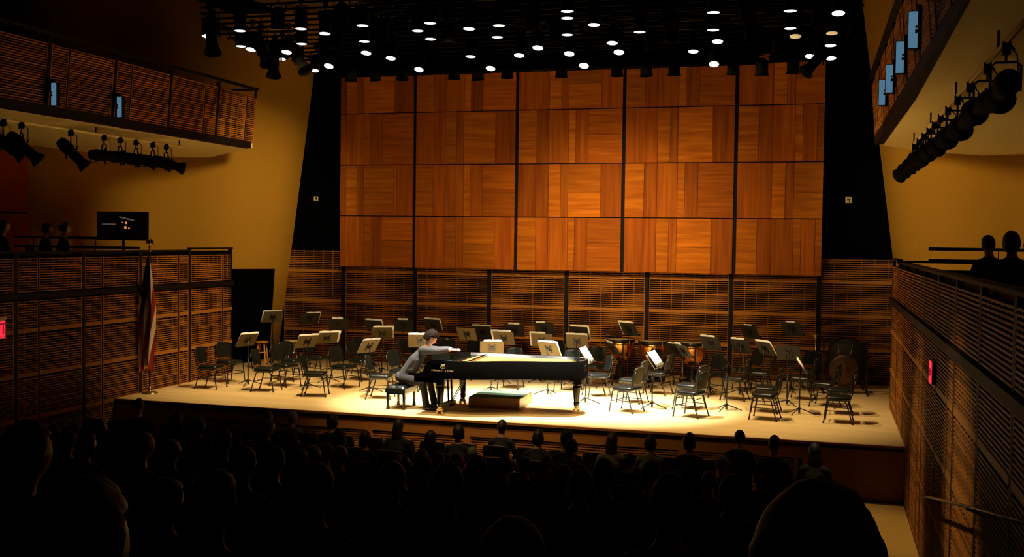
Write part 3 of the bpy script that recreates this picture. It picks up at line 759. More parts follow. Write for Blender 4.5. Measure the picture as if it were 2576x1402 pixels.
for s in ST:
    bx, by, dx, dy, yaw, tilt, lab, dark, sh, sl = s[:10]
    place_stand(bx, by, dx, dy, yaw, tilt, lab, dark, sh, sl, GS, s[10] if len(s) > 10 else 0.262)

# ------------------------------------------------------------------ grand piano
px0, py0 = -7.31, 18.88
piano = tag(empty('grand_piano', (px0, py0, 0)), 'black concert grand piano without lid, gold iron plate showing, at centre stage', 'piano')
ZT, ZBt = 1.04, 0.70
outl = [(0.36, 0.0), (0.90, 0.0), (1.15, 0.04), (1.35, 0.12), (1.55, 0.24), (1.78, 0.36), (2.05, 0.45), (2.35, 0.52), (2.62, 0.58), (2.85, 0.68), (3.01, 0.84), (3.08, 1.06), (3.06, 1.28), (2.97, 1.47), (2.82, 1.58), (2.65, 1.62), (0.36, 1.62)]
def smooth_poly(p, it=2):
    for _ in range(it):
        q = []
        for i in range(len(p)-1):
            a, b = p[i], p[i+1]; q += [(a[0]*.75+b[0]*.25, a[1]*.75+b[1]*.25), (a[0]*.25+b[0]*.75, a[1]*.25+b[1]*.75)]
        p = [p[0]]+q+[p[-1]]
    return p
O = smooth_poly(outl)
def offset(p, d):
    r = []
    for i in range(len(p)):
        a = Vector(p[max(i-1, 0)]); b = Vector(p[min(i+1, len(p)-1)]); t = (b-a).normalized(); n = Vector((-t.y, t.x)); q = Vector(p[i])+n*d; r.append((q.x, q.y))
    return r
I = offset(O, 0.055); n = len(O)
m = MB(); vs = []
for pl, z in ((O, ZBt), (O, ZT-0.01), (offset(O, 0.008), ZT), (I, ZT), (I, ZBt)): vs += [(x, y, z) for x, y in pl]
fs = []
for r in range(4):
    for k in range(n-1): fs.append((r*n+k, r*n+k+1, (r+1)*n+k+1, (r+1)*n+k))
fs.append((0, n, 2*n, 3*n, 4*n)[::-1]); fs.append((n-1, 2*n-1, 3*n-1, 4*n-1, 5*n-1))
m.add(vs, fs, 0, 0.5, True); rim = m.obj('rim', M['lacquer'], piano)
rim.data.shade_flat(); 
for p in rim.data.polygons: p.use_smooth = abs(p.normal.z) < 0.3
m = MB(); m.prism([(x, y) for x, y in O], ZBt, ZBt+0.02); m.obj('bottom', M['lacquer'], piano)
m = MB(); m.prism(offset(O, 0.05), 0.86, 0.875); m.obj('soundboard', M['stoolwood'], piano)
pl = [(0.72, 0.07), (1.15, 0.11), (1.5, 0.30), (1.95, 0.50), (2.5, 0.66), (2.85, 0.86), (2.95, 1.15), (2.8, 1.45), (0.72, 1.54)]
m = MB(); m.prism(smooth_poly(pl, 1), 0.93, 0.945)
for a, b in (((0.75, 0.35), (1.5, 0.36)), ((0.75, 0.75), (2.45, 0.78)), ((0.75, 1.05), (2.8, 1.1)), ((0.75, 1.35), (2.8, 1.38)), ((0.9, 0.15), (2.7, 1.42))):
    m.tube([(a[0], a[1], 0.96), (b[0], b[1], 0.96)], 0.018, 6)
pt = m.obj('iron_plate', M['gold'], piano)
m = MB()
for k in range(60):
    y = 0.14+k*0.0235; xe = 1.2+1.55*min(1, (k/40.0))**0.8
    if y > 1.5: break
    m.tube([(0.78, y, 0.985), (min(xe, 2.7), y+0.02, 0.985)], 0.0018, 3, cap=False)
m.obj('strings', M['gold'], pt)
m = MB(); m.box((0.98, 0.80, 1.0), (0.035, 0.70, 0.022), 0, Matrix.Rotation(0.05, 3, 'Z')); m.obj('damper_rail', M['lacquer'], piano)
m = MB(); m.box((0.66, 0.81, 0.95), (0.06, 0.74, 0.03)); m.obj('pin_block', M['lacquer'], piano)
m = MB(); m.box((0.24, 0.81, 0.66), (0.24, 0.81, 0.045)); m.box((0.45, 0.81, 0.80), (0.02, 0.76, 0.10)); m.obj('key_bed', M['lacquer'], piano)
arm = [(0, 0.615), (0, 0.775), (0.10, 0.78), (0.17, 0.82), (0.21, 0.90), (0.24, 0.98), (0.30, 1.02), (0.37, 1.04), (0.60, 1.04), (0.60, 0.615)]
for y in (0.0, 1.56):
    m = MB(); m.prism([(x, z) for x, z in arm], -0.065 if y == 0 else 0, 0.0 if y == 0 else 0.065, 0, Matrix.Translation((0, y+(0.0), 0)) @ Matrix.Rotation(PI/2, 4, 'X'))
    m.v = [(v[0], v[1]+(0.0 if y == 0 else 0.062), v[2]) for v in m.v]; m.obj('key_arm', M['lacquer'], piano)
wk = MB(); bk = MB(); yy = 0.10; pat = [1, 1, 0, 1, 1, 1, 0]
for k in range(52):
    wk.box((0.165, yy+0.0135, 0.745), (0.075, 0.0128, 0.012), 0, None, 0.5)
    if pat[k % 7] and k < 51: bk.box((0.195, yy+0.027, 0.763), (0.047, 0.006, 0.009), 0, None, 0.5)
    yy += 0.0272
ky = wk.obj('keyboard', M['ivory'], piano); bk.obj('black_keys', M['lacquer'], ky)
m = MB(); m.box((0.28, 0.81, 0.79), (0.03, 0.74, 0.05)); m.obj('fallboard', M['lacquer'], piano)
def caster(x, y, t):
    m = MB(); m.tube([(x, y, 0.17), (x, y, 0.10)], 0.045, 10); m.obj('ferrule', M['brass'], t)
    for s in (-1, 1):
        c = MB(); R3 = Matrix.Rotation(PI/2, 3, 'Y'); c.lathe([(0.0, -0.016), (0.045, -0.016), (0.052, 0.0), (0.045, 0.016), (0, 0.016)], 14, 0, (x+s*0.045, y, 0.053), R3); c.obj('caster_wheel', M['brass'], t)
    c = MB(); c.box((x, y, 0.09), (0.055, 0.03, 0.025)); c.obj('caster_fork', M['brass'], t)
for x, y in ((0.46, 0.17), (0.48, 1.45), (2.86, 1.18)):
    m = MB(); m.box((x, y, 0.665), (0.11, 0.10, 0.035))
    m.lathe([(0.088, 0.64), (0.092, 0.56), (0.075, 0.54), (0.080, 0.50), (0.055, 0.22), (0.062, 0.20), (0.055, 0.15), (0.04, 0.14)], 8, 0, (x, y, 0), Matrix.Rotation(PI/8, 3, 'Z'), False)
    lg = m.obj('leg', M['lacquer'], piano); caster(x, y, lg)
m = MB()
for s in (-1, 1): m.tube([(0.42, 0.81+s*0.11, 0.62), (0.44, 0.81+s*0.10, 0.14)], 0.016, 8)
m.box((0.43, 0.81, 0.115), (0.06, 0.19, 0.045)); m.tube([(0.45, 0.76, 0.12), (0.78, 0.74, 0.69)], 0.009, 6); m.tube([(0.45, 0.86, 0.12), (0.78, 0.88, 0.69)], 0.009, 6)
ly = m.obj('lyre', M['lacquer'], piano)
for k in (-1, 0, 1): m = MB(); m.box((0.36, 0.81+k*0.07, 0.075), (0.075, 0.018, 0.008)); m.obj('pedal', M['brass'], ly)
def text(body, name, size, loc, rot, m, parent, ext=0.002, spacing=1.0):
    cu = bpy.data.curves.new(name, 'FONT'); cu.body = body; cu.size = size; cu.extrude = ext; cu.align_x = 'CENTER'; cu.align_y = 'CENTER'; cu.space_character = spacing
    o = bpy.data.objects.new(name, cu); COL.objects.link(o); dg = bpy.context.evaluated_depsgraph_get()
    me = bpy.data.meshes.new_from_object(o.evaluated_get(dg)); bpy.data.objects.remove(o)
    me.materials.clear(); me.materials.append(m)
    r = bpy.data.objects.new(name, me); COL.objects.link(r); r.location = loc; r.rotation_euler = rot
    if parent is not None: r.parent = parent
    return r
text('STEINWAY & SONS', 'lettering', 0.042, (0.56, -0.003, 0.845), (PI/2, 0, 0), M['letter'], piano, spacing=1.25)
m = MB()   # lyre emblem
for s in (-1, 1):
    m.tube([(0.57, -0.004, 0.885), (0.57+s*0.035, -0.004, 0.892), (0.57+s*0.044, -0.004, 0.92), (0.57+s*0.026, -0.004, 0.945), (0.57+s*0.030, -0.004, 0.965), (0.57+s*0.038, -0.004, 0.972)], 0.005, 6)
m.tube([(0.535, -0.004, 0.955), (0.605, -0.004, 0.955)], 0.004, 6)
for k in (-2, -1, 0, 1, 2): m.tube([(0.57+k*0.009, -0.004, 0.895), (0.57+k*0.009, -0.004, 0.955)], 0.0016, 5)
m.obj('lyre_emblem', M['letter'], piano)

# tufted bench
bench = tag(empty('piano_bench', (-7.84, 19.57, 0)), 'black tufted leather piano bench under the pianist', 'bench')
m = MB(); nx, ny = 13, 19; vs = []
for j in range(ny):
    for i in range(nx):
        x = -0.20+0.40*i/(nx-1); y = -0.32+0.64*j/(ny-1); e = min(1, min(i, nx-1-i)/1.5, min(j, ny-1-j)/1.5)
        z = 0.40+0.065*e**0.5
        for bx in (-0.07, 0.07):
            for by in (-0.16, 0.0, 0.16): z -= 0.03*math.exp(-((x-bx)**2+(y-by)**2)/0.0012)
        for by in (-0.08, 0.08): z -= 0.012*math.exp(-((y-by)/0.012)**2)
        z -= 0.012*math.exp(-(x/0.012)**2)
        vs.append((x*(0.97+0.03*(1-e)), y, z))
fs = [(j*nx+i, j*nx+i+1, (j+1)*nx+i+1, (j+1)*nx+i) for j in range(ny-1) for i in range(nx-1)]
m.add(vs, fs, 0, 0.5, True); m.box((0, 0, 0.365), (0.203, 0.323, 0.04)); m.obj('seat', M['vinyl'], bench)
m = MB(); m.box((0, 0, 0.315), (0.185, 0.30, 0.02)); m.obj('frame', M['lacquer'], bench)
for x in (-0.165, 0.165):
    for y in (-0.27, 0.27):
        m = MB(); m.box((x, y, 0.18), (0.017, 0.017, 0.15), 0, None, None, 1.5); m.box((x, y, 0.035), (0.026, 0.026, 0.035)); m.obj('leg', M['lacquer'], bench)

# conductor's podium
A, B, Cc = onz(1178.5, 1025), onz(1306.7, 1031.4), onz(1337.8, 1013.5)
w = (B-A); d = (Cc-B); pod = tag(empty('conductor_podium', A), 'low wooden podium box with green carpet top in front of the piano pedals', 'podium')
def PQ(u, v, z): return (w*u+d*v)+Vector((0, 0, z))
m = MB(); m.hexa([PQ(0, 0, 0), PQ(1, 0, 0), PQ(1, 1, 0), PQ(0, 1, 0), PQ(0, 0, 0.20), PQ(1, 0, 0.20), PQ(1, 1, 0.20), PQ(0, 1, 0.20)]); m.obj('box', M['podwood'], pod)
m = MB(); m.hexa([PQ(0.01, 0.01, 0.20), PQ(0.99, 0.01, 0.20), PQ(0.99, 0.99, 0.20), PQ(0.01, 0.99, 0.20), PQ(0.01, 0.01, 0.215), PQ(0.99, 0.01, 0.215), PQ(0.99, 0.99, 0.215), PQ(0.01, 0.99, 0.215)]); m.obj('carpet_top', M['greencarpet'], pod)
for z in (0.05, 0.16):
    m = MB(); c = PQ(0.965, 0, z); m.tube([c+Vector((0, 0.002, 0)), c-Vector((0, 0.006, 0))], 0.006, 8); m.obj('screw', M['chrome'], pod)

# ------------------------------------------------------------------ the pianist
pia = tag(empty('person', (-7.84, 19.62, 0.015)), 'person in grey tweed jacket bent over the piano, reaching to its strings', 'person')
HX, HY, HZ = 0.565, 0.06, 1.36   # head centre relative to the root (root is on the floor under the bench)
look = Matrix.Translation((HX, HY, HZ)) @ Euler((math.radians(-34), 0, math.radians(-82)), 'XYZ').to_matrix().to_4x4()
look = Matrix.Translation((HX, HY, HZ)) @ Matrix.Rotation(math.radians(-84), 4, 'Z') @ Matrix.Rotation(math.radians(-32), 4, 'X')
HS = Matrix.Scale(1.17, 4)
def finger_specs(base, pre, dirv, side, up, lens, par):
    out = []; 
    for k, (off, L) in enumerate(lens):
        b = base+side*off
        a1 = b+dirv*L*0.45+up*0.010; a2 = b+dirv*L*0.78-up*0.004; a3 = b+dirv*L-up*0.022
        out += [('%s%d0' % (pre, k), par, b, 0.0095), ('%s%d1' % (pre, k), '%s%d0' % (pre, k), a1, 0.0085), ('%s%d2' % (pre, k), '%s%d1' % (pre, k), a2, 0.0075), ('%s%d3' % (pre, k), '%s%d2' % (pre, k), a3, 0.0062)]
    return out
rS = Vector((0.46, -0.13, 1.13)); rE = Vector((0.74, -0.10, 1.125)); rW = Vector((1.01, -0.06, 1.155))
lS = Vector((0.42, 0.24, 1.12)); lE = Vector((0.60, 0.40, 1.10)); lW = Vector((0.86, 0.44, 1.12))
spec = [('pelvis', None, Vector((0.02, 0, 0.57)), (0.155, 0.105)), ('belly', 'pelvis', Vector((0.12, 0.01, 0.73)), (0.145, 0.105)), ('chest', 'belly', Vector((0.27, 0.03, 0.92)), (0.165, 0.115)),
        ('neckb', 'chest', Vector((0.42, 0.05, 1.10)), 0.075), ('neck', 'neckb', Vector((0.49, 0.055, 1.20)), 0.052), ('skull', 'neck', Vector((0.545, 0.06, 1.32)), 0.06),
        ('rs', 'neckb', rS, 0.066), ('rm', 'rs', (rS+rE)/2, 0.050), ('re', 'rm', rE, 0.042), ('rf', 're', (rE+rW)/2, 0.037), ('rw', 'rf', rW, 0.026),
        ('ls', 'neckb', lS, 0.066), ('lm', 'ls', (lS+lE)/2, 0.050), ('le', 'lm', lE, 0.042), ('lf', 'le', (lE+lW)/2, 0.037), ('lw', 'lf', lW, 0.026)]
for pre, hip, knee, ank, toe in (('a', (0.08, -0.11, 0.56), (0.49, -0.17, 0.515), (0.56, -0.15, 0.10), (0.74, -0.18, 0.035)), ('b', (0.08, 0.11, 0.56), (0.48, 0.20, 0.515), (0.60, 0.20, 0.10), (0.78, 0.19, 0.035))):
    spec += [(pre+'h', 'pelvis', Vector(hip), 0.095), (pre+'t', pre+'h', (Vector(hip)+Vector(knee))/2, 0.08), (pre+'k', pre+'t', Vector(knee), 0.062), (pre+'c', pre+'k', (Vector(knee)*0.6+Vector(ank)*0.4), 0.055), (pre+'a', pre+'c', Vector(ank), 0.037), (pre+'o', pre+'a', Vector(toe), 0.032)]
dR = (rW-rE).normalized(); dR = Vector((0.97, 0.10, -0.02)).normalized()
for pre, wv, sd in (('R', rW, Vector((0.1, -1, 0)).normalized()), ('L', lW, Vector((0.05, 1, 0)).normalized())):
    pw_ = 'rw' if pre == 'R' else 'lw'
    palm = wv+dR*0.075
    spec += [(pre+'p', pw_, wv+dR*0.045, (0.036, 0.017)), (pre+'q', pre+'p', palm, (0.040, 0.016))]
    spec += finger_specs(palm+dR*0.014, pre, dR, -sd, Vector((0, 0, 1)), [(0.032, 0.080), (0.011, 0.092), (-0.011, 0.086), (-0.031, 0.068)], pre+'q')
    th = wv+dR*0.035+(-sd)*0.03
    spec += [(pre+'t0', pre+'p', th, 0.012), (pre+'t1', pre+'t0', th+dR*0.03+(-sd)*0.028-Vector((0, 0, 0.008)), 0.0105), (pre+'t2', pre+'t1', th+dR*0.062+(-sd)*0.036-Vector((0, 0, 0.02)), 0.008)]
v_, e_, r_ = chain(spec)
bodyk = skin_mesh(v_, e_, r_, 0, 1)
hm = head_mesh(look @ HS)
body = fuse([bodyk, hm], 0.0085, 'body', 2)
def pf(c):
    d = (Vector(c)-Vector((HX, HY, HZ)))
    if c.z > 1.17 and d.length < 0.22: return 0
    if c.x > rW.x-0.02 and c.z > 0.9: return 0
    if c.z < 0.09: return 2
    return 1
assign(body, [M['skin'], M['trouser'], M['shoe']], pf)
bo = bpy.data.objects.new('body', body); COL.objects.link(bo); bo.parent = pia
ho = bpy.data.objects.new('hair', hair_mesh(look @ HS, 'mop', 3)); ho.data.materials.append(M['hairbrown']); COL.objects.link(ho); ho.parent = pia
def sk(names, grow, nm, mt, extra=(), vox=0.012, cut=None):
    sp = [s for s in spec if s[0] in names]; ok = {s[0] for s in sp}
    sp = [(a, p if p in ok else None, c, (r[0]+grow, r[1]+grow) if isinstance(r, tuple) else r+grow) for a, p, c, r in sp]
    sp += list(extra); v2, e2, r2 = chain(sp); mm = skin_mesh(v2, e2, r2, 0, 1); f = fuse([mm], vox, nm, 3)
    assign(f, [mt], lambda c: 0); o = bpy.data.objects.new(nm, f); COL.objects.link(o); o.parent = pia; return o
jk = [('hem', 'pelvis', Vector((-0.03, 0, 0.585)), (0.165, 0.115)), ('hemf', 'pelvis', Vector((0.10, -0.01, 0.66)), (0.155, 0.085)), ('front', 'belly', Vector((0.25, 0.0, 0.74)), (0.15, 0.08)), ('fronth', 'front', Vector((0.34, 0.02, 0.93)), (0.155, 0.085))]
sk({'pelvis', 'belly', 'chest', 'neckb', 'rs', 'rm', 're', 'rf', 'ls', 'lm', 'le', 'lf'}, 0.020, 'jacket', M['tweed'],
   jk+[('rc', 'rf', rW-dR*0.05, 0.045), ('lc', 'lf', lW-dR*0.05, 0.045)])
m = MB()
for wv in (rW, lW): m.tube([wv-dR*0.07, wv-dR*0.005], 0.036, 12)
m.obj('shirt_cuff', M['shirt'], pia)
m = MB(); m.lathe([(0.060, 0.0), (0.066, 0.02), (0.060, 0.045), (0.055, 0.045)], 16, 0, (0.455, 0.052, 1.135), Matrix.Rotation(math.radians(32), 3, 'Y')); m.obj('shirt_collar', M['shirt'], pia)
sk({'pelvis', 'ah', 'at', 'ak', 'ac', 'bh', 'bt', 'bk', 'bc'}, 0.012, 'trousers', M['trouser'], [('ae', 'ac', Vector((0.56, -0.15, 0.05)), 0.072), ('be', 'bc', Vector((0.60, 0.20, 0.05)), 0.072)])
for a, b in (((0.55, -0.15), (0.77, -0.19)), ((0.59, 0.20), (0.81, 0.19))):
    m = MB(); m.lathe([(0.0, 0.0), (0.9, 0.0), (1.0, 0.12), (0.92, 0.5), (0.6, 0.9), (0.0, 1.0)], 18, 0, ((a[0]+b[0])/2, (a[1]+b[1])/2, 0.002), Matrix(((0.15, 0, 0), (0, 0.05, 0), (0, 0, 0.085)))); m.obj('shoe', M['shoe'], pia)
#__PART3__
# ------------------------------------------------------------------ stools
def stool(px, py, pyt, name, label, wood, top):
    b = onz(px, py); H = ony(px, pyt, b.y).z; t = tag(empty('stool', b), label, 'stool')
    m = MB(); m.lathe([(0.0, H-0.03), (0.15, H-0.03), (0.165, H-0.018), (0.165, H-0.006), (0.15, H), (0, H)], 22); m.obj('seat', top, t)
    for k in range(4):
        a = math.radians(45+90*k+12); c, s = math.cos(a), math.sin(a)
        m = MB(); m.tube([(0.10*c, 0.10*s, H-0.03), (0.19*c, 0.19*s, 0)], 0.019 if wood is M['stoolwood'] else 0.008, 8); m.obj('leg', wood, t)
    for z in (0.18, 0.42):
        m = MB(); R_ = 0.19-0.09*z/H
        for k in range(4):
            a = math.radians(45+90*k+12); b2 = a+PI/2; m.tube([(R_*math.cos(a), R_*math.sin(a), z), (R_*math.cos(b2), R_*math.sin(b2), z)], 0.012 if wood is M['stoolwood'] else 0.006, 6)
        m.obj('rung', wood, t)
stool(659, 929, 859, 's', 'pale wooden round-topped stool in front of the black doorway', M['stoolwood'], M['stoolwood'])
stool(733, 930, 857, 's', 'tall stool with round gold-green top and thin legs near the left wing', M['chrome'], M['drumhead'])

# ------------------------------------------------------------------ kettledrums
def timpano(px, gy, label):
    b = onz(px, gy); t = tag(empty('kettledrum', b), label, 'drum', 'kettledrums at the back of the stage')
    R_ = 0.335; Ht = 0.93
    m = MB(); m.lathe([(0.05, Ht-0.52), (0.16, Ht-0.49), (0.25, Ht-0.40), (0.30, Ht-0.28), (0.32, Ht-0.12), (0.325, Ht-0.04)], 32); m.obj('kettle', M['copper'], t)
    m = MB(); m.lathe([(R_, Ht-0.05), (R_+0.018, Ht-0.04), (R_+0.018, Ht+0.01), (R_, Ht+0.018), (R_-0.012, Ht+0.01)], 32); m.obj('hoop', M['blackmetal'], t)
    m = MB(); m.lathe([(0.0, Ht+0.011), (R_-0.005, Ht+0.011), (R_-0.005, Ht+0.004), (0, Ht+0.004)], 32); m.obj('drumhead', M['drumhead'], t)
    for k in range(4):
        a = math.radians(20+90*k); c, s = math.cos(a), math.sin(a)
        m = MB(); m.tube([(0.355*c, 0.355*s, Ht-0.03), (0.34*c, 0.34*s, Ht-0.3), (0.20*c, 0.20*s, 0.28), (0.30*c, 0.30*s, 0.05)], 0.014, 7); m.obj('strut', M['blackmetal'], t)
    for k in range(8):
        a = math.radians(45*k); c, s = math.cos(a), math.sin(a); m = MB(); m.tube([(0.362*c, 0.362*s, Ht+0.03), (0.355*c, 0.355*s, Ht-0.12)], 0.006, 6); m.obj('tuning_rod', M['chrome'], t)
    m = MB(); m.lathe([(0.0, 0.0), (0.30, 0.0), (0.30, 0.04), (0.12, 0.10), (0.10, 0.32), (0.0, 0.32)], 20); m.obj('base', M['blackmetal'], t)
    m = MB(); m.box((-0.03, -0.36, 0.06), (0.05, 0.12, 0.015)); m.obj('pedal', M['blackmetal'], t)
timpano(1560, 951, 'left one of three copper kettledrums, below the tilted black stand')
timpano(1642, 958, 'middle one of three copper kettledrums')
timpano(1740, 962, 'right one of three copper kettledrums')
# suspended cymbal under a dark cover
b = Vector((ony(1540, 836, 26.05).x, 26.05, 0)); cz = ony(1540, 836, b.y).z; t = tag(empty('cymbal_stand', b), 'dark tilted suspended cymbal on a stand left above the kettledrums', 'cymbal')
m = MB(); m.tube([(0, 0, 0.1), (0, 0, cz)], 0.012, 8); m.obj('pole', M['blackmetal'], t)
for k in range(3):
    m = MB(); a = k*2.1; m.tube([(0, 0, 0.35), (0.2*math.cos(a), 0.2*math.sin(a), 0.01)], 0.010, 6); m.obj('leg', M['blackmetal'], t)
m = MB(); m.lathe([(0.0, 0.05), (0.035, 0.045), (0.06, 0.015), (0.20, -0.01), (0.27, -0.03), (0.26, -0.035), (0.05, 0.0)], 28, 0, (0, 0, cz), Matrix.Rotation(math.radians(14), 3, 'Y') @ Matrix.Rotation(math.radians(10), 3, 'X')); m.obj('cymbal', M['bronze'], t)
# gong on wheeled frame, bass drum behind
b = onz(2124, 992); t = tag(empty('gong', b), 'large dark gong hanging in a wheeled square frame in the rear right stage corner', 'gong')
top = ony(2124, 862, b.y).z
for s in (-1, 1):
    m = MB(); m.box((s*0.455, 0, top/2+0.04), (0.018, 0.018, top/2-0.04)); m.obj('frame_post', M['blackmetal'], t)
    m = MB(); m.box((s*0.455, 0, 0.075), (0.018, 0.26, 0.015)); m.box((s*0.455+0.06, 0, 0.075), (0.09, 0.015, 0.012)); m.obj('foot', M['blackmetal'], t)
    for q in (-1, 1):
        c = MB(); c.lathe([(0, -0.01), (0.03, -0.01), (0.03, 0.01), (0, 0.01)], 12, 0, (s*0.455+s*0.02, q*0.24, 0.03), Matrix.Rotation(PI/2, 3, 'Y')); c.obj('caster_wheel', M['blackmetal'], t)
m = MB(); m.box((0, 0, top), (0.475, 0.018, 0.018)); m.obj('crossbar', M['blackmetal'], t)
gc = (-0.02, -0.01, top-0.60); RX = Matrix.Rotation(PI/2, 3, 'X')
m = MB(); m.lathe([(0.0, 0.05), (0.05, 0.045), (0.08, 0.02), (0.27, 0.014), (0.325, 0.0), (0.325, -0.05), (0.31, -0.05)], 36, 0, gc, RX); gd = m.obj('disc', M['bronze'], t)
m = MB()
for s in (-1, 1): m.tube([(gc[0]+s*0.12, gc[1]+0.02, gc[2]+0.30), (s*0.16, 0, top)], 0.004, 5)
m.obj('cord', M['chrome'], t)
b2 = onz(2130, 978); bt = tag(empty('bass_drum', b2), 'black bass drum standing upright behind the gong', 'drum')
m = MB(); m.lathe([(0.43, -0.2), (0.45, -0.19), (0.45, 0.19), (0.43, 0.2)], 36, 0, (0, 0, 0.72), RX); m.obj('shell', M['blackpaint'], bt)
m = MB(); m.lathe([(0.0, 0.205), (0.43, 0.205), (0.43, -0.205), (0, -0.205)], 36, 0, (0, 0, 0.72), RX); m.obj('drumhead', M['deskdark'], bt)
for s in (-1, 1): m = MB(); m.tube([(s*0.35, -0.22, 0.0), (s*0.30, 0, 0.40), (s*0.35, 0.22, 0.0)], 0.018, 7); m.obj('leg', M['blackmetal'], bt)
# brass pole with cup, triangle
b = Vector((ony(2051, 900, 25.9).x, 25.9, 0)); tz = ony(2052, 842, b.y).z; t = tag(empty('chime_stand', b), 'slim brass pole with a bright cup top near the last back wall post', 'stand')
m = MB(); m.tube([(0, 0, 0.03), (0, 0, tz-0.1)], 0.011, 8); m.obj('pole', M['brass'], t)
m = MB(); m.lathe([(0.012, tz-0.13), (0.03, tz-0.09), (0.075, tz-0.02), (0.08, tz), (0.0, tz)], 18); m.obj('cup', M['brass'], t)
m = MB(); m.lathe([(0.15, 0.0), (0.15, 0.02), (0.03, 0.05), (0.0, 0.05)], 16); m.obj('foot', M['blackmetal'], t)
b = onz(2003, 972); tz = ony(2003, 863, b.y).z; t = tag(empty('triangle_stand', b), 'small metal triangle hung on a thin stand near the back wall, right', 'triangle')
m = MB(); m.tube([(0.09, 0, 0.0), (0.09, 0, tz+0.09), (0.0, 0, tz+0.10)], 0.006, 6); m.tube([(-0.03, 0, 0.01), (0.21, 0, 0.01)], 0.01, 6); m.obj('hook_stand', M['blackmetal'], t)
m = MB(); m.tube([(0.065, 0, tz-0.075), (-0.075, 0, tz-0.075), (0, 0, tz+0.06), (0.06, 0, tz-0.055)], 0.006, 6); m.obj('triangle', M['chrome'], t)

# ------------------------------------------------------------------ flag
fb = Vector((-13.40, 19.44, 0)); fl = tag(empty('flag', fb), 'furled striped flag on a gold pole with an eagle finial by the left slatted wall', 'flag')
m = MB(); m.lathe([(0.0, 0.0), (0.16, 0.0), (0.165, 0.015), (0.14, 0.035), (0.05, 0.05), (0.03, 0.09), (0.022, 0.16), (0, 0.16)], 26); m.obj('base', M['brass'], fl)
m = MB(); m.tube([(0, 0, 0.05), (0, 0, 2.98)], 0.016, 10); m.obj('pole', M['beam'], fl)
m = MB(); m.lathe([(0.0, 2.94), (0.025, 2.96), (0.028, 2.99), (0.012, 3.02), (0.03, 3.05), (0.022, 3.08), (0, 3.10)], 12)
m.lathe([(0, -0.055), (0.024, -0.03), (0.03, 0.01), (0.018, 0.045), (0.013, 0.06), (0.018, 0.075), (0.006, 0.09), (0, 0.092)], 10, 0, (0, 0, 3.14), Matrix.Rotation(0.15, 3, 'Y'))
for s in (-1, 1):
    q = [(0.0, 0, 3.17), (s*0.045, -0.01, 3.215), (s*0.085, -0.01, 3.16), (s*0.095, 0, 3.09), (s*0.06, 0, 3.13), (s*0.02, 0.01, 3.12)]
    q2 = [(x, y+0.014, z) for x, y, z in q]; m.add(q+q2, [tuple(range(6)), tuple(range(6, 12))[::-1]]+[(i, 6+i, 6+(i+1) % 6, (i+1) % 6) for i in range(6)])
m.obj('eagle_finial', M['brass'], fl)
fm = bpy.data.materials.new('flag_cloth'); fm.use_nodes = True; nt = fm.node_tree; bs = nt.nodes['Principled BSDF']; bs.inputs['Roughness'].default_value = 0.85
uvn = nt.nodes.new('ShaderNodeUVMap'); sx = nt.nodes.new('ShaderNodeSeparateXYZ'); nt.links.new(uvn.outputs[0], sx.inputs[0])
def mth(op, a, b=None, c=None):
    nd = nt.nodes.new('ShaderNodeMath'); nd.operation = op
    for i, q in enumerate((a, b, c)):
        if q is None: continue
        if isinstance(q, (int, float)): nd.inputs[i].default_value = q
        else: nt.links.new(q, nd.inputs[i])
    return nd.outputs[0]
st = mth('LESS_THAN', mth('MODULO', mth('MULTIPLY', sx.outputs[1], 13.0), 2.0), 1.0)
mx = nt.nodes.new('ShaderNodeMix'); mx.data_type = 'RGBA'; nt.links.new(st, mx.inputs[0]); mx.inputs[6].default_value = (0.72, 0.60, 0.42, 1); mx.inputs[7].default_value = (0.30, 0.004, 0.008, 1)
can = mth('MULTIPLY', mth('LESS_THAN', sx.outputs[0], 0.42), mth('GREATER_THAN', sx.outputs[1], 6/13.0))
vo = nt.nodes.new('ShaderNodeTexVoronoi'); vo.inputs['Scale'].default_value = 15; vo.inputs['Randomness'].default_value = 0.25; nt.links.new(uvn.outputs[0], vo.inputs[0])
star = mth('LESS_THAN', vo.outputs[0], 0.22)
m2 = nt.nodes.new('ShaderNodeMix'); m2.data_type = 'RGBA'; nt.links.new(star, m2.inputs[0]); m2.inputs[6].default_value = (0.006, 0.008, 0.03, 1); m2.inputs[7].default_value = (0.6, 0.58, 0.5, 1)
m3 = nt.nodes.new('ShaderNodeMix'); m3.data_type = 'RGBA'; nt.links.new(can, m3.inputs[0]); nt.links.new(mx.outputs[2], m3.inputs[6]); nt.links.new(m2.outputs[2], m3.inputs[7]); nt.links.new(m3.outputs[2], bs.inputs['Base Color'])
NU, NV = 46, 40; vs = []; uv = []
for i in range(NU+1):
    u = i/NU                                   # down the drop, from hoist top to lower fly
    for j in range(NV+1):
        v = j/NV                               # across the folds
        z = 2.86-2.42*u+0.10*math.sin(v*PI)*u
        wdt = 0.02+0.17*min(1, u*2.2)**0.8*(1-0.35*max(0, u-0.6)/0.4)
        x = (v-0.62)*2*wdt+0.015*math.sin(5*u); y = -0.05-0.055*math.sin(v*PI*5+2*u)*min(1, u*3)
        vs.append((x, y, z)); uv.append((min(1, u*0.9+(1-v)*0.10), 1-min(0.999, max(0, 0.08+0.62*v+0.40*u*0.9))))
fs = [(i*(NV+1)+j, (i+1)*(NV+1)+j, (i+1)*(NV+1)+j+1, i*(NV+1)+j+1) for i in range(NU) for j in range(NV)]
me = bpy.data.meshes.new('cloth'); me.from_pydata(vs, [], fs); me.materials.append(fm)
ul = me.uv_layers.new(name='UVMap')
for lp in me.loops: ul.data[lp.index].uv = uv[lp.vertex_index]
me.polygons.foreach_set('use_smooth', [True]*len(fs)); fo = bpy.data.objects.new('cloth', me); COL.objects.link(fo); fo.parent = fl
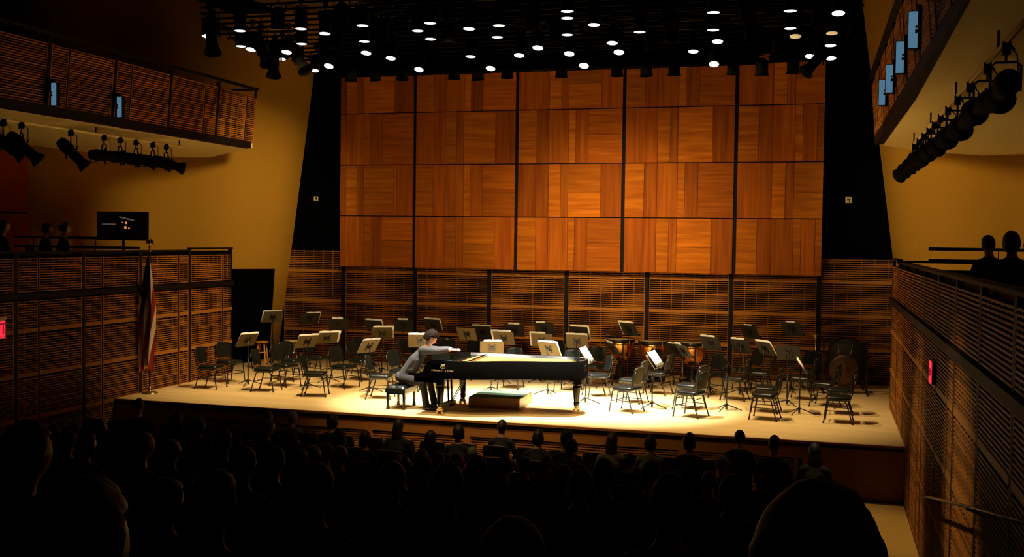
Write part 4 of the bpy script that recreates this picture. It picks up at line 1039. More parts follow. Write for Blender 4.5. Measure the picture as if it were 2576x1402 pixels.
fo.modifiers.new('s', 'SOLIDIFY').thickness = 0.004

# ------------------------------------------------------------------ exit signs, plates, screen, lit strips
t = tag(empty('exit_sign', onx(-22, 829, XL+0.10)), 'red lit exit sign with cream top, at the left picture edge on the slatted wall', 'sign', None)
m = MB(); m.box((0, 0, 0.0), (0.06, 0.27, 0.15)); m.obj('housing', M['exithousing'], t)
m = MB(); m.box((0.0, 0, 0.175), (0.075, 0.285, 0.022)); m.obj('cap', M['exithousing'], t)
m = MB(); m.box((0.064, 0, -0.005), (0.004, 0.245, 0.135)); m.box((-0.0, 0.0, -0.158), (0.06, 0.27, 0.010)); m.obj('lit_face', M['exitred'], t)
text('EXIT', 'lettering', 0.27, (0.072, 0, -0.01), (PI/2, 0, PI/2), M['exitdark'], t, 0.003)
t = tag(empty('exit_sign', onx(2345, 937, XR-0.03)), 'red lit exit sign seen edge-on on the right slatted wall', 'sign', None)
m = MB(); m.box((0.0, 0, 0), (0.018, 0.15, 0.14)); m.obj('housing', M['exithousing'], t)
m = MB(); m.box((-0.022, 0, 0), (0.004, 0.145, 0.135)); m.obj('lit_face', M['exitred'], t)
text('EXIT', 'lettering', 0.125, (-0.028, 0, 0), (PI/2, 0, -PI/2), M['exitdark'], t, 0.002)
for x, y, nm, h in ((795, 500, 'left', 0.062), (2135, 503, 'right', 0.075)):
    P = ony(x, y, YB+0.22); t = tag(empty('wall_plate', P), 'small square cream wall plate on the black wall %s of the wood panels' % nm, 'plate')
    m = MB(); m.box((0, 0, 0), (h, 0.012, h)); m.obj('plate', M['plate'], t)
    m = MB(); m.box((0.005, -0.015, 0.02), (h*0.5, 0.004, 0.012)); m.box((0.015, -0.015, -0.01), (0.008, 0.004, h*0.5)); m.box((-0.02, -0.015, 0.0), (0.01, 0.004, 0.02)); m.obj('symbol', M['blackpaint'], t)
# screen in the left box
c = [ony(245, 531, 22.2), ony(372, 534, 22.2), ony(369, 607, 22.2), ony(240, 603, 22.2)]
cen = (c[0]+c[2])/2; sw = (c[1]-c[0]).length/2; sh = (c[1]-c[2]).length/2
t = tag(empty('television', cen), 'dark flat screen showing a faint stage picture in the left box', 'television')
m = MB(); m.box((0, 0.03, 0), (sw, 0.03, sh)); m.obj('casing', M['blackpaint'], t)
m = MB(); m.box((0, -0.003, 0), (sw-0.03, 0.004, sh-0.03)); sc_ = m.obj('screen', M['tv'], t)
m = MB(); m.box((0.2*sw, -0.009, 0.5*sh), (0.3*sw, 0.002, 0.05*sh), 0, Matrix.Rotation(0.2, 3, 'Y')); m.box((-0.5*sw, -0.009, 0.12*sh), (0.28*sw, 0.002, 0.04*sh)); m.obj('picture', M['tvglow'], sc_)
m = MB()
for x, z, r in ((0.17, 0.22, 0.03), (0.15, -0.1, 0.035), (0.29, -0.16, 0.022), (0.03, 0.24, 0.015)): m.lathe([(0, -0.002), (r*sw*1.5, -0.002), (r*sw*1.5, 0.002), (0, 0.002)], 10, 0, (x*sw, -0.010, z*sh), RX)
m.obj('picture', M['tvorange'], sc_)
m = MB(); m.tube([(0, 0.06, -sh), (0, 0.06, 2.12-cen.z)], 0.03, 8); m.obj('stand_pole', M['blackpaint'], t)
# blue lit fins on the balcony fronts
def fin(side, X, y, z, k):
    t = tag(empty('wall_light', (X, y, z)), '%s blue-lit vertical panel from the stage on the %s balcony front' % (ORD[k], 'left' if side < 0 else 'right'), 'light')
    m = MB(); m.box((0, 0.06, 0), (0.052, 0.05, 0.21)); m.box((side*0.07, 0.06, 0.03), (0.022, 0.055, 0.25)); m.obj('housing', M['blackpaint'], t)
    m = MB(); m.box((0, 0.0, 0), (0.048, 0.008, 0.20)); m.obj('lit_face', M['bluelit'], t)
    m = MB(); m.box((side*0.034, -0.012, -0.02), (0.014, 0.006, 0.02)); m.box((side*0.034, -0.012, 0.03), (0.012, 0.006, 0.012)); m.obj('latch', M['blackpaint'], t)
fin(-1, -13.45, 18.50, 5.83, 0); fin(-1, -13.45, 16.60, 5.83, 1)
for k, (x, y) in enumerate(((2219, 233), (2237, 198), (2264, 144), (2297, 75), (2347, 6))):
    Y = 18.6-1.92*k; P = ony(x, y, Y); fin(1, P.x, Y, 5.82 if k > 3 else P.z, k)

# ------------------------------------------------------------------ box railings
for side, nm in ((-1, 'left'), (1, 'right')):
    t = tag(empty('railing', (XC+side*9.2, 20.0, 2.12)), 'black metal railing of flat bars across the %s side box' % nm, 'railing')
    x0 = side*(-1.30); x1 = side*1.9
    for z in ((1.11, 0.91, 0.72) if side > 0 else (1.10, 0.90, 0.70)):
        m = MB(); m.box(((x0+x1)/2, 0, z), (abs(x1-x0)/2, 0.012, 0.028)); m.obj('bar', M['blackpaint'], t)
    for u in (0.35, 0.85):
        m = MB(); m.box((x0+(x1-x0)*u, 0.02, 0.55), (0.008, 0.012, 0.55)); m.obj('post', M['blackpaint'], t)
t = tag(empty('railing', (1.32, 20.4, 2.12)), 'thin black L-shaped rail ending in a short drop beside the right box railing', 'railing')
m = MB(); m.box((0.62, 0, 0.875), (0.66, 0.012, 0.022)); m.box((1.28, 0, 0.82), (0.022, 0.012, 0.08)); m.obj('bar', M['blackpaint'], t)
t = tag(empty('handrail', (1.2, 0, 0)), 'thin sloping handrail low on the right slatted wall beside the aisle', 'handrail')
m = MB(); m.tube([(0, 13.3, 0.38), (0, 9.7, 1.11), (0, 4.2, 2.2)], 0.016, 7); m.obj('rail', M['seatrim'], t)
for y, z in ((12.8, 0.46), (9.7, 1.09), (6.8, 1.67)): m = MB(); m.tube([(0, y, z), (0.13, y, z-0.04)], 0.01, 6); m.obj('bracket', M['blackpaint'], t)

# ------------------------------------------------------------------ lighting rig
rig = tag(empty('lighting_grid', (-5.3, 18, 7.15)), 'black suspended lighting grid of bars filling the space above the stage', 'grid')
m = MB(); m.box((0.6, -0.2, 1.25), (4.6, 3.85, 0.03)); m.obj('deck', M['ceiling'], rig)
for hx in (-5.1, -1.7, 1.7, 5.1):
    for hy in (-3.46, 3.14):
        m = MB(); m.tube([(hx, hy, 0), (hx, hy, 4.36)], 0.02, 6); m.obj('hanger_rod', M['rigmetal'], rig)
for k in range(18):
    m = MB(); y = -3.9+0.44*k; x0 = max(-6.0, 5.0-0.61*(18+y)); 
    m.tube([(x0, y, 0.02), (5.85, y, 0.02)], 0.022, 6); m.obj('pipe', M['rigmetal'] if k % 2 else M['rigmetal'], rig)
random.seed(11)
for k in range(15):
    y = -2.9+0.40*k+0.12; x = -0.6+random.random()*0.5
    while x < 4.9:
        L = 0.45+random.random()*0.8; m = MB(); m.box((x+L/2, y, 0.12), (L/2, 0.012, 0.012)); m.obj('louvre_bar', M['gridmetal'], rig); x += L+0.15+random.random()*0.8
t = tag(empty('border_curtain', (-6.3, 21.85, 6.80)), 'black border cloth hanging along the rear edge of the lighting grid, over the wood panels', 'curtain')
m = MB()
for k in range(96):
    x = -4.35+k*0.12
    if x > 5.25: break
    m.box((x+0.06, 0.02*math.sin(k*1.7), 2.0), (0.062, 0.02, 2.0 if x < 4.9 else 1.8), 0, None, 0.5)
m.obj('cloth', M['velvet'], t)
m = MB(); m.tube([(-4.35, -0.03, 0.04), (5.3, -0.03, 0.04)], 0.03, 8); m.obj('pipe', M['rigmetal'], t)
t = tag(empty('border_curtain', (-0.9, 23.2, 7.05)), 'short black border cloth at the right end behind the lighting grid', 'curtain')
m = MB(); m.box((0.6, 0, 1.8), (0.85, 0.03, 1.8)); m.obj('cloth', M['velvet'], t)
t = tag(empty('ventilation_duct', (-9.0, 17.0, 7.36)), 'large black duct box with a dim brown underside above the left end of the rig', 'duct')
m = MB(); m.box((0, 0, 0.49), (1.6, 1.0, 0.44)); m.obj('box', M['velvet'], t)
m = MB(); m.box((0.35, 0.35, 0.035), (0.9, 0.5, 0.012)); m.obj('underside', M['ductbase'], t)
t = tag(empty('cable_bundle', ony(990, 40, 17.5)), 'tangle of looping cables above the rig, left of centre', 'cables')
for k in range(9):
    a = k*0.75; m = MB(); r1 = 0.25+0.15*random.random()
    m.tube([(0, 0, 0), (r1*math.cos(a)*0.6, 0.05, 0.09*math.sin(a)+0.08), (r1*1.3*math.cos(a), 0.0, 0.22*math.sin(a)), (r1*1.1*math.cos(a+0.4), 0, 0.22*math.sin(a+0.4)-0.12)], 0.008, 5); m.obj('cable', M['gridmetal'], t)

def make_can(lit, tilt=0.0, yaw=0.0, L=0.34, r=0.115, dim=False):
    """can lantern hanging from its clamp at the origin, lens pointing down (tilted toward -Y by tilt)"""
    t = empty('can_spotlight')
    m = MB(); m.box((0, 0, 0.02), (0.03, 0.035, 0.05)); m.tube([(0, 0, -0.02), (0, 0, -0.10)], 0.010, 6); m.obj('clamp', M['rigmetal'], t)
    m = MB(); m.tube([(-r-0.02, 0, -0.24), (-r-0.02, 0, -0.12), (0, 0, -0.09), (r+0.02, 0, -0.12), (r+0.02, 0, -0.24)], 0.010, 6); m.obj('yoke', M['rigmetal'], t)
    R3 = Matrix.Rotation(math.radians(-tilt), 3, 'X'); piv = Vector((0, 0, -0.24))
    def lp(prof, mt, nm, par):
        q = MB(); q.lathe(prof, 18, 0, piv, R3); return q.obj(nm, mt, par)
    lp([(0.0, 0.10), (0.05, 0.10), (r*0.9, 0.04), (r, -0.02), (r, 0.10-L), (r*0.97, 0.10-L)], M['rigmetal'], 'body', t)
    zb = 0.10-L
    if lit:
        lp([(r*0.93, zb), (r*0.93, zb-0.006), (r*0.7, zb-0.012), (0, zb-0.014)], M['lensdim'] if dim else M['lens'], 'lens', t)
        lp([(r*1.0, zb+0.01), (r*1.08, zb+0.006), (r*1.08, zb-0.004), (r*1.0, zb-0.004)], M['rigmetal'], 'rim', t)
    else:
        lp([(r*1.12, zb+0.02), (r*1.14, zb), (r*1.05, zb)], M['rigmetal'], 'rim', t)
    return t
LIT = [(522,91,20,0),(606,116,0,0),(604,77,0,1),(631,124,25,0),(721,131,30,0),(707,148,15,0),(757,72,0,1),(759,110,0,0),(817,84,10,0),(827,166,45,0),(791,177,25,0),
 (912,64,0,0),(917,104,0,0),(921,133,28,0),(983,146,30,0),(1054,175,45,0),(1051,77,0,0),(1083,98,5,0),(1082,58,0,1),(1180,72,8,0),(1255,64,0,0),(1251,93,0,0),(1427,28,0,1),(1427,45,0,0),(1427,87,0,0),(1494,62,10,0),
 (1353,120,30,0),(1306,139,30,0),(1234,172,42,0),(1432,135,35,0),(1469,165,50,0),(1540,108,20,0),(1557,131,38,0),(1609,80,0,0),(1184,142,12,0),(1795,31,0,0),(1794,75,0,0),(1805,104,25,0),(1744,129,20,0),(1796,161,50,0),
 (1988,27,0,1),(1988,71,0,0),(2001,91,25,2),(2038,141,30,0),(2089,114,10,0),(2090,146,25,0),(2109,33,25,0),(2093,83,15,2)]
DARK = [(883,204,0),(1012,202,0),(1142,199,0),(1276,197,0),(1412,194,0),(1552,192,0),(1696,190,0),(1844,187,0),(1995,184,0),
 (945,203,-30),(1202,202,-28),(1626,192,-34),(1916,190,-24),(700,70,0),(860,60,0),(960,95,0),(1130,50,0),(1130,110,0),(1340,70,0),(1680,60,0),(1690,105,0),(1880,60,0),(1890,110,0),(2060,60,0),(1960,130,0),(2150,95,0),(845,120,0),(1400,108,0),(1640,125,0)]
zlens = 6.72; rigrows = {}
ents = []
for x, y, tl, dm in LIT: ents.append((x, y, tl, True, dm))
for x, y, tl in DARK: ents.append((x, y, tl, False, 0))
for x, y, tl, lit, dm in ents:
    zl = zlens if (lit or y < 170) else 6.62
    P = onz(x, y, zl)
    if P.y > 21.4 or (not lit and y > 180): P = ony(x, y, 21.58)
    k = round((P.y-14.1)/0.44); Yr = min(21.58, 14.1+0.44*k)
    if Yr < 13.9: continue
    P = ony(x, y, Yr); rigrows.setdefault(k, []).append((P.x, P.z, x, y, tl, lit, dm))
ks = sorted(rigrows, reverse=True)
for ri, k in enumerate(ks):
    lst = sorted(rigrows[k]); nl = 0; nd = 0
    rowY = min(21.58, 14.1+0.44*k)
    litn = sum(1 for e in lst if e[5]); 
    for X, Z, x, y, tl, lit, dm in lst:
        c = make_can(lit, tl*0.55, 0, 0.34, 0.100 if lit else 0.118, dm == 2)
        th = math.radians(tl*0.55); zc = Z+0.24+0.24*math.cos(th); c.location = (X, rowY+0.24*math.sin(th), max(zc, 6.95))
        if max(zc, 6.95) > zc+0.001: c.location.z = zc
        if lit: nl += 1; q = nl
        else: nd += 1; q = nd
        tag(c, '%s black can spotlight, %s from the left in the %s pipe row from the back' % ('lit' if lit else 'unlit', ORD[q-1], ORD[ri]), 'spotlight', 'can spotlights on the lighting grid')
        top_ = 7.15; 
        m = MB(); m.tube([(0, 0.0, 0.06), (0, -0.25*math.sin(th), 7.168-c.location.z+(0.01 if abs(7.11-c.location.z) < 0.005 else 0))], 0.012, 6); m.obj('drop_rod', M['rigmetal'], c)

def make_profile(az, pitch, L=0.62, flare=True):
    """ellipsoidal spotlight: clamp at the origin, body pivot below, pointing along az (deg, 0=+X) and pitched down"""
    t = empty('profile_spotlight')
    m = MB(); m.box((0, 0, 0.0), (0.035, 0.035, 0.06)); m.tube([(0.03, 0, 0.03), (0.07, 0, -0.02)], 0.012, 6); m.tube([(0, 0, -0.05), (0, 0, -0.13)], 0.012, 6); m.obj('clamp', M['rigmetal'], t)
    Rz = Matrix.Rotation(math.radians(az-90), 3, 'Z')
    q = [(-0.13, 0, -0.36), (-0.13, 0, -0.17), (-0.09, 0, -0.13), (0.09, 0, -0.13), (0.13, 0, -0.17), (0.13, 0, -0.36)]
    m = MB(); m.tube([Rz @ Vector(p) for p in q], 0.013, 6); m.obj('yoke', M['rigmetal'], t)
    R3 = Rz @ Matrix.Rotation(math.radians(-90-pitch), 3, 'X'); piv = Vector((0, 0, -0.36))
    m = MB(); m.lathe([(0, -0.30), (0.07, -0.30), (0.10, -0.26), (0.12, -0.14), (0.12, -0.02), (0.095, 0.0), (0.092, L*0.42), (0.105, L*0.44)], 16, 0, piv, R3); m.obj('body', M['rigmetal'], t)
    m = MB(); m.lathe([(0.100, L*0.42), (0.10, L*0.46), (0.15, L*0.64), (0.145, L*0.64), (0.09, L*0.46)], 16, 0, piv, R3); m.obj('colour_hood', M['rigmetal'], t)
    m = MB(); c0 = R3 @ Vector((0, 0, -0.28))+piv; m.tube([c0, c0+Vector((0, 0, -0.16)), c0*0.6+Vector((0.03, 0, -0.28)), Vector((0.12, 0.02, -0.3)), Vector((0.1, 0.05, -0.05)), Vector((0.02, 0, 0.02))], 0.007, 5); m.obj('cable', M['rigmetal'], t)
    for k in range(4):
        m = MB(); a = k*PI/2; c1 = R3 @ Vector((0.13*math.cos(a), 0.13*math.sin(a), 0.02))+piv; m.box(c1, (0.012, 0.012, 0.035)); m.obj('shutter_knob', M['rigmetal'], t)
    return t
# under the left balcony
t = tag(empty('lighting_pipe', (-13.92, 13, 5.3)), 'lighting pipe under the left balcony soffit', 'pipe')
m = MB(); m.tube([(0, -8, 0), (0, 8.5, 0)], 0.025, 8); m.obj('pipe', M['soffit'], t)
for y in (-5, -1.5, 2, 5.4, 8.3): m = MB(); m.tube([(0, y, 0), (0, y, 0.13)], 0.014, 6); m.obj('hanger', M['blackpaint'], t)
for k, (x, y, az, pt) in enumerate([(418, 362, 52, 14), (384, 356, 50, 10), (342, 351, 50, 8), (302, 347, 50, 6), (262, 343, 56, 2), (178, 330, 38, 46), (54, 315, 32, 42), (8, 305, 40, 34)]):
    P = onx(x, y, -13.90); c = make_profile(az, pt); c.location = (P.x, P.y, 5.24)
    tag(c, 'black profile spotlight under the left balcony, %s from the stage end' % ORD[k], 'spotlight', 'profile spotlights under the balconies')
t = tag(empty('lighting_pipe', (1.60, 13, 5.2)), 'lighting pipe under the right balcony soffit', 'pipe')
m = MB(); m.tube([(0, -8, 0), (0, 8.9, 0)], 0.025, 8); m.obj('pipe', M['soffit'], t)
for y in (-5, -1.5, 2, 5.4, 8.7): m = MB(); m.tube([(0, y, 0), (0, y, 0.2)], 0.014, 6); m.obj('hanger', M['blackpaint'], t)
for k, (Y, az, pt) in enumerate([(21.6, 128, 24), (20.6, 122, 20), (19.6, 118, 18), (18.7, 116, 16), (17.8, 112, 16), (16.9, 108, 14), (15.9, 104, 14), (14.8, 100, 12), (13.6, 96, 12), (12.2, 98, 6), (11.0, 88, 8)]):
    c = make_profile(az, pt, 0.66); c.location = (1.60, Y, 5.14)
    tag(c, 'black profile spotlight under the right balcony, %s from the stage end' % ORD[k], 'spotlight', 'profile spotlights under the balconies')
# tilted profiles silhouetted at the left end of the grid
for k, (x, y, az, pt) in enumerate([(532, 88, -50, 68), (656, 125, -30, 52), (690, 150, -70, 76), (748, 146, -25, 50), (2060, 150, 200, 48)]):
    P = onz(x, y, 6.62); P = ony(x, y, 14.1+0.44*min(17, round((P.y-14.1)/0.44))); c = make_profile(az, pt, 0.6); c.location = P+Vector((0, 0, 0.40))
    m = MB(); m.tube([(0, 0, 0.05), (0, 0, 7.15-c.location.z)], 0.012, 6); m.obj('drop_rod', M['rigmetal'], c)
    tag(c, ('dark tilted profile spotlight against the mustard wall, %s from the left end of the rig' % ORD[k]) if k < 4 else 'dark tilted profile spotlight at the right end of the rig, aimed left', 'spotlight', 'profile spotlights on the grid')
for k, (x0, x1) in enumerate(((-10.6, -5.0), (-5.0, 0.1))): pass
t = tag(empty('lighting_pipe', (-10.55, 17.6, 7.1)), 'black pipe with cable loops along the left edge of the rig', 'pipe')
m = MB(); m.tube([(0, -0.1, 0), (0, 3.6, 0)], 0.028, 8); m.obj('pipe', M['rigmetal'], t)
for k in range(7):
    m = MB(); y = 0.0+k*0.5; m.tube([(0, y, 0), (0.03, y+0.15, -0.16-0.05*(k % 3)), (0, y+0.35, -0.2), (0, y+0.6, 0)], 0.012, 5); m.obj('cable', M['rigmetal'], t)
#__PART4__
# ------------------------------------------------------------------ audience figures and seats
aud = [('pelvis', None, Vector((0, -0.02, 0.50)), (0.15, 0.12)), ('belly', 'pelvis', Vector((0, -0.06, 0.68)), (0.145, 0.115)), ('chest', 'belly', Vector((0, -0.06, 0.88)), (0.165, 0.115)),
       ('neckb', 'chest', Vector((0, -0.04, 1.03)), 0.075), ('neck', 'neckb', Vector((0, -0.03, 1.12)), 0.056), ('skull', 'neck', Vector((0, 0, 1.22)), 0.06)]
for s, p in ((-1, 'l'), (1, 'r')):
    aud += [(p+'s', 'neckb', Vector((s*0.165, -0.04, 0.985)), 0.062), (p+'m', p+'s', Vector((s*0.22, -0.02, 0.85)), 0.050), (p+'e', p+'m', Vector((s*0.25, 0.02, 0.72)), 0.043), (p+'w', p+'e', Vector((s*0.13, 0.24, 0.64)), 0.030), (p+'d', p+'w', Vector((s*0.08, 0.33, 0.62)), (0.034, 0.02)),
            (p+'h', 'pelvis', Vector((s*0.10, 0.02, 0.50)), 0.085), (p+'k', p+'h', Vector((s*0.12, 0.46, 0.50)), 0.062), (p+'c', p+'k', Vector((s*0.12, 0.47, 0.28)), 0.055), (p+'a', p+'c', Vector((s*0.12, 0.44, 0.09)), 0.038), (p+'o', p+'a', Vector((s*0.13, 0.60, 0.035)), 0.034)]
v_, e_, r_ = chain(aud); sm_ = skin_mesh(v_, e_, r_, 0, 1, 0)
HEADM = Matrix.Translation((0, 0.005, 1.255))
abody = fuse([sm_, head_mesh(HEADM)], 0.017, 'body', 3)
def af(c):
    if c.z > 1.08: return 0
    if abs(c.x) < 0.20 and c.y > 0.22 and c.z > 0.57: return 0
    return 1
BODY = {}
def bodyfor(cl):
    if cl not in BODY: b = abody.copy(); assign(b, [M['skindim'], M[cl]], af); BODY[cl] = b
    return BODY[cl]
HAIR = {}
def hairfor(st, hc):
    if (st, hc) not in HAIR:
        h = hair_mesh(HEADM, st, 5); h.materials.append(M[hc]); HAIR[(st, hc)] = h
    return HAIR[(st, hc)]
def person(X, Y, zf, top, st, hc, cl, yaw, label, grp):
    h0 = max(v.co.z for v in hairfor(st, hc).vertices) if st != 'rim' else 1.255+0.118
    k = (top-zf)/h0; kz = max(0.80, min(1.2, k)); s = 0.5*(1+kz)
    t = empty('person', (X, Y, zf), math.radians(yaw)); t.scale = (s, s, kz)
    for nm, me in (('body', bodyfor(cl)), ('hair', hairfor(st, hc))):
        o = bpy.data.objects.new(nm, me); COL.objects.link(o); o.parent = t
    return tag(t, label, 'person', grp)
def make_seat():
    t = empty('theatre_seat')
    m = MB(); vs = []; fs = []; nx = 9
    rows_ = [(0.34, -0.12), (0.62, -0.17), (0.82, -0.215), (0.90, -0.235)]
    for z, y in rows_:
        for d in (0, 0.07):
            for i in range(nx):
                a = -1+2*i/(nx-1); vs.append((a*(0.222-0.02*(z > 0.85)), y-0.075+0.04*a*a+d*0.8, z-(0.018*a*a if z > 0.8 else 0)))
    R2 = 2*nx
    for i in range(3):
        for k in range(nx-1):
            a = i*R2+k; fs.append((a, a+1, a+1+R2, a+R2)); a += nx; fs.append((a+1, a, a+R2, a+1+R2))
        fs.append((i*R2, i*R2+R2, i*R2+R2+nx, i*R2+nx)); fs.append((i*R2+nx-1, i*R2+2*nx-1, i*R2+R2+2*nx-1, i*R2+R2+nx-1))
    fs.append(tuple(3*R2+k for k in range(nx))+tuple(3*R2+nx+k for k in range(nx))[::-1]); fs.append(tuple(range(nx))[::-1]+tuple(range(nx, 2*nx)))
    m.add(vs, fs, 0, 0.5, False); m.obj('backrest', M['seatcloth'], t)
    m = MB(); m.tube([((-1+2*i/10)*0.205, -0.235+0.04*(-1+2*i/10)**2-0.045, 0.905-0.018*(-1+2*i/10)**2) for i in range(11)], 0.010, 5); m.obj('top_rim', M['seatrim'], t)
    m = MB(); m.box((0, 0.10, 0.265), (0.205, 0.20, 0.035)); m.obj('cushion', M['seatcloth'], t)
    for s in (-1, 1):
        m = MB(); m.box((s*0.245, -0.03, 0.43), (0.010, 0.12, 0.012)); m.box((s*0.245, -0.03, 0.21), (0.009, 0.08, 0.21)); m.obj('armrest', M['seatrim'], t)
    return t
seat0 = make_seat(); seat0['used'] = 0; seat_used = [False]
def seat(X, Y, z, label, grp, yaw=0):
    if seat_used[0]: c = copytree(seat0)
    else: c = seat0; seat_used[0] = True
    if 'used' in c: del c['used']
    c.location = (X, Y, z); c.rotation_euler = (0, 0, math.radians(yaw)); tag(c, label, 'seat', grp)
# head list from the photograph: x, top y, width px, hair, hair colour, clothes, yaw
HD = [(15,1066,150,'short','hairdark','cblack',-8),(175,1063,35,'curly','hairblack','cblack',0),(155,1086,60,'short','hairauburn','cblack',0),(198,1092,45,'bob','hairdark','cblack',0),
 (338,1090,75,'rim','hairdark','cgrey',-20),(414,1110,55,'rim','hairdark','cblack',0),(341,1004,38,'short','hairblack','cblack',0),(437,1037,32,'long','hairblack','cblack',0),(493,1052,33,'bob','hairblack','cblack',0),
 (155,1214,150,'short','hairdark','cbrown',0),(70,1232,200,'short','hairdark','cbrown',0),(496,1193,200,'short','hairdark','cblack',0),(384,1307,400,'bob','hairblack','cbrown',0),
 (767,1175,130,'short','hairblack','cblack',0),(666,1034,30,'short','hairblack','cblack',0),(667,1057,38,'short','hairgray','cblack',-30),(729,1035,34,'curly','hairgray','cbeige',0),
 (830,1043,38,'bob','hairblack','cblack',0),(845,1080,42,'bob','hairgray','cblack',0),(781,1090,36,'short','hairdark','cblack',0),(774,1125,42,'rim','hairdark','cblack',0),(845,1125,30,'rim','hairdark','cbrown',0),
 (811,1120,35,'short','hairdark','cblack',0),(737,1134,25,'short','hairblond','cblack',0),(592,1130,90,'short','hairblack','cblack',0),(672,1128,75,'short','hairblack','cblack',0),(548,1085,60,'bun','hairblack','cblack',0),
 (997,1055,36,'long','hairdark','cblack',0),(913,1086,32,'short','hairauburn','cblack',0),(1078,1085,34,'long','hairblack','cblack',0),(1149,1069,40,'curly','hairblack','cblack',0),
 (1053,1132,34,'short','hairgray','cblack',0),(1055,1152,28,'short','hairblond','cblack',0),(1092,1140,38,'short','hairauburn','cblack',0),(997,1152,24,'short','hairblond','cblack',0),(1139,1143,40,'rim','hairblond','cblack',0),
 (1183,1126,30,'short','hairgray','cred',0),(966,1138,60,'curly','hairdark','cblack',0),(971,1167,75,'short','hairblack','cblack',0),(1109,1172,88,'short','hairdark','cblack',0),(1190,1151,55,'bob','hairdark','cred',0),
 (1259,1058,31,'short','hairblack','cblack',0),(1350,1083,37,'bob','hairblack','cblack',0),(1422,1081,36,'short','hairblack','cblack',0),(1434,1107,32,'short','hairdark','cbeige',0),(1537,1090,28,'long','hairdark','cbeige',0),
 (1634,1096,34,'bob','hairblack','cbeige',0),(1262,1152,42,'bun','hairdark','cblack',0),(1371,1148,32,'short','hairgray','cblack',0),(1315,1153,45,'short','hairblack','cblack',0),(1513,1160,70,'short','hairdark','cblack',0),
 (1582,1143,24,'short','hairauburn','cblack',0),(1410,1175,50,'short','hairblack','cblack',0),(1634,1163,60,'short','hairdark','cblack',0),(1453,1185,80,'short','hairblack','cblack',0),(1733,1090,34,'curly','hairblack','cblack',0),
 (1860,1084,36,'short','hairblack','cblack',0),(1948,1097,35,'short','hairblack','cblack',0),(1817,1152,38,'short','hairgray','cblack',0),(1782,1190,34,'short','hairauburn','cblack',0),(1839,1200,75,'short','hairdark','cblack',0),
 (1680,1203,130,'short','hairdark','cblack',0),(2050,1116,35,'long','hairblack','cblack',0),(2066,1200,50,'short','hairdark','cblack',0),(2060,1250,340,'short','hairdark','cblack',0),(2127,1243,130,'short','hairblack','cblack',0),(1256,1327,300,'short','hairdark','cblack',0)]
HN = {'short': 'short', 'curly': 'curly', 'bob': 'chin-length', 'long': 'long', 'rim': 'balding', 'bun': 'tied-up'}
CN = {'hairblack': 'black', 'hairdark': 'dark', 'hairgray': 'grey', 'hairblond': 'fair', 'hairauburn': 'reddish'}
WR = {}; taken = {}
def zt(Y): return 0.35 if Y > 15.0 else 0.35+0.203*(15.0-Y)
for h in HD:
    x, y, w = h[:3]; Ysz = FPX*0.20/w
    best = None
    for k, Yr in enumerate(ROWY):
        if Yr < 1.0: continue
        P = ony(x, y, Yr); dz = (P.z-rowz(k)-1.36); sc = abs(dz)/0.16+abs(math.log(Yr/Ysz))*1.6
        for X2 in taken.get(k, []):
            if abs(X2-P.x) < 0.53: sc += 100
        if best is None or sc < best[0]: best = (sc, k, P)
    sc, k, P = best; taken.setdefault(k, []).append(P.x); WR.setdefault(k, []).append((P.x, P, h))
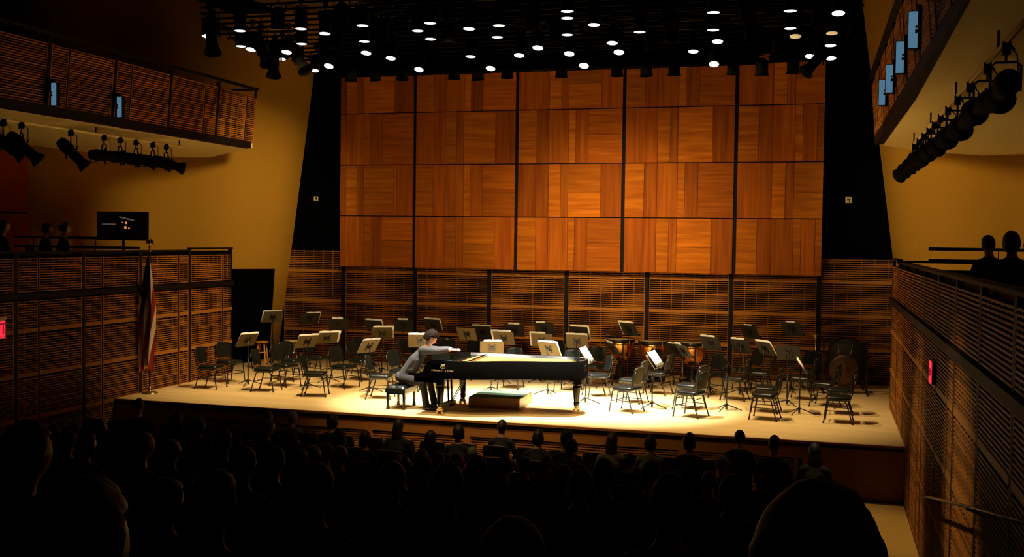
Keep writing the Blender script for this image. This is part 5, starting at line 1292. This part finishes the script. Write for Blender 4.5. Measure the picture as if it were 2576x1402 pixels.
for k in sorted(WR):
    row = sorted(WR[k], key=lambda a: a[0])
    for i, (X, P, h) in enumerate(row):
        hd = HN[h[3]]; cd = CN[h[4]]
        hair_ = 'a balding head' if h[3] == 'rim' else '%s %s hair' % (hd, cd)
        person(X, ROWY[k]+0.10, rowz(k), P.z, h[3], h[4], h[5], h[6], 'person with %s, %s from left in the %s row from stage' % (hair_, ORD[i], ORD[k]), 'audience in the stalls')
        a_ = math.radians(h[6]); seat(X+0.11*math.sin(a_), ROWY[k]+0.10-0.12*math.cos(a_), rowz(k), 'dark seat of the %s person from left in the %s row from stage' % (ORD[i], ORD[k]), 'theatre seats in the stalls', h[6])
# empty seats filling the rows
random.seed(5)
for k in range(0, 12):
    Yr = ROWY[k]; xl = max(-13.2, ony(-40, 1100, Yr).x); xs = sorted(taken.get(k, [])); x = -0.10; n = 0
    fr = []
    while x > xl:
        if all(abs(x-q) > 0.53 for q in xs): fr.append(x); x -= 0.55
        else:
            q = min(q for q in xs if abs(x-q) <= 0.53); x = q-0.55
    for i, X in enumerate(sorted(fr)[:19]):
        o1, o2 = ORD[i], ORD[k]
        seat(X, Yr, rowz(k), 'empty dark seat, %s unoccupied one from left in the %s row from stage' % (o1, o2), 'theatre seats in the stalls')
# programme held in the middle of the audience
P = ony(1381, 1197, 12.2); m = MB(); m.box((0, 0, 0), (0.045, 0.004, 0.058), 0, Matrix.Rotation(math.radians(14), 3, 'Y')); o = m.obj('programme', M['plate'], None, P); tag(o, 'small pale programme held up in the middle of the audience', 'booklet')
# people in the side boxes
for x, y, X, st, hc, cl, yaw, lab in ((119, 561, -15.1, 'short', 'hairdark', 'cblack', -35, 'person in silhouette in the left box, left one of the close pair'),
                            (165, 558, -14.52, 'bun', 'hairblack', 'cblack', -40, 'person in silhouette in the left box, right one of the close pair, hair swept forward'),
                            (10, 552, -14.6, 'short', 'hairblack', 'cblack', -30, 'person at the left picture edge in the left box'),
                            (2486, 591, 2.06, 'short', 'hairblack', 'cblack', 25, 'person in the right box nearest the railing, seen from behind'),
                            (2545, 579, 2.06, 'curly', 'hairblack', 'cblack', 10, 'person in the middle of three in the right box'),
                            (2600, 580, 2.06, 'bob', 'hairblack', 'cblack', 10, 'person at the right picture edge in the right box')):
    P = onx(x, y, X); person(X, P.y, 2.12, P.z, st, hc, cl, yaw, lab, None)
    a_ = math.radians(yaw); seat(X+0.10*math.sin(a_), P.y-0.10*math.cos(a_), 2.12, 'dark box seat of the '+lab.replace('person', 'sitter').replace(', seen from behind', '').replace(', hair swept forward', '').replace('in silhouette ', ''), 'seats in the side boxes', yaw)
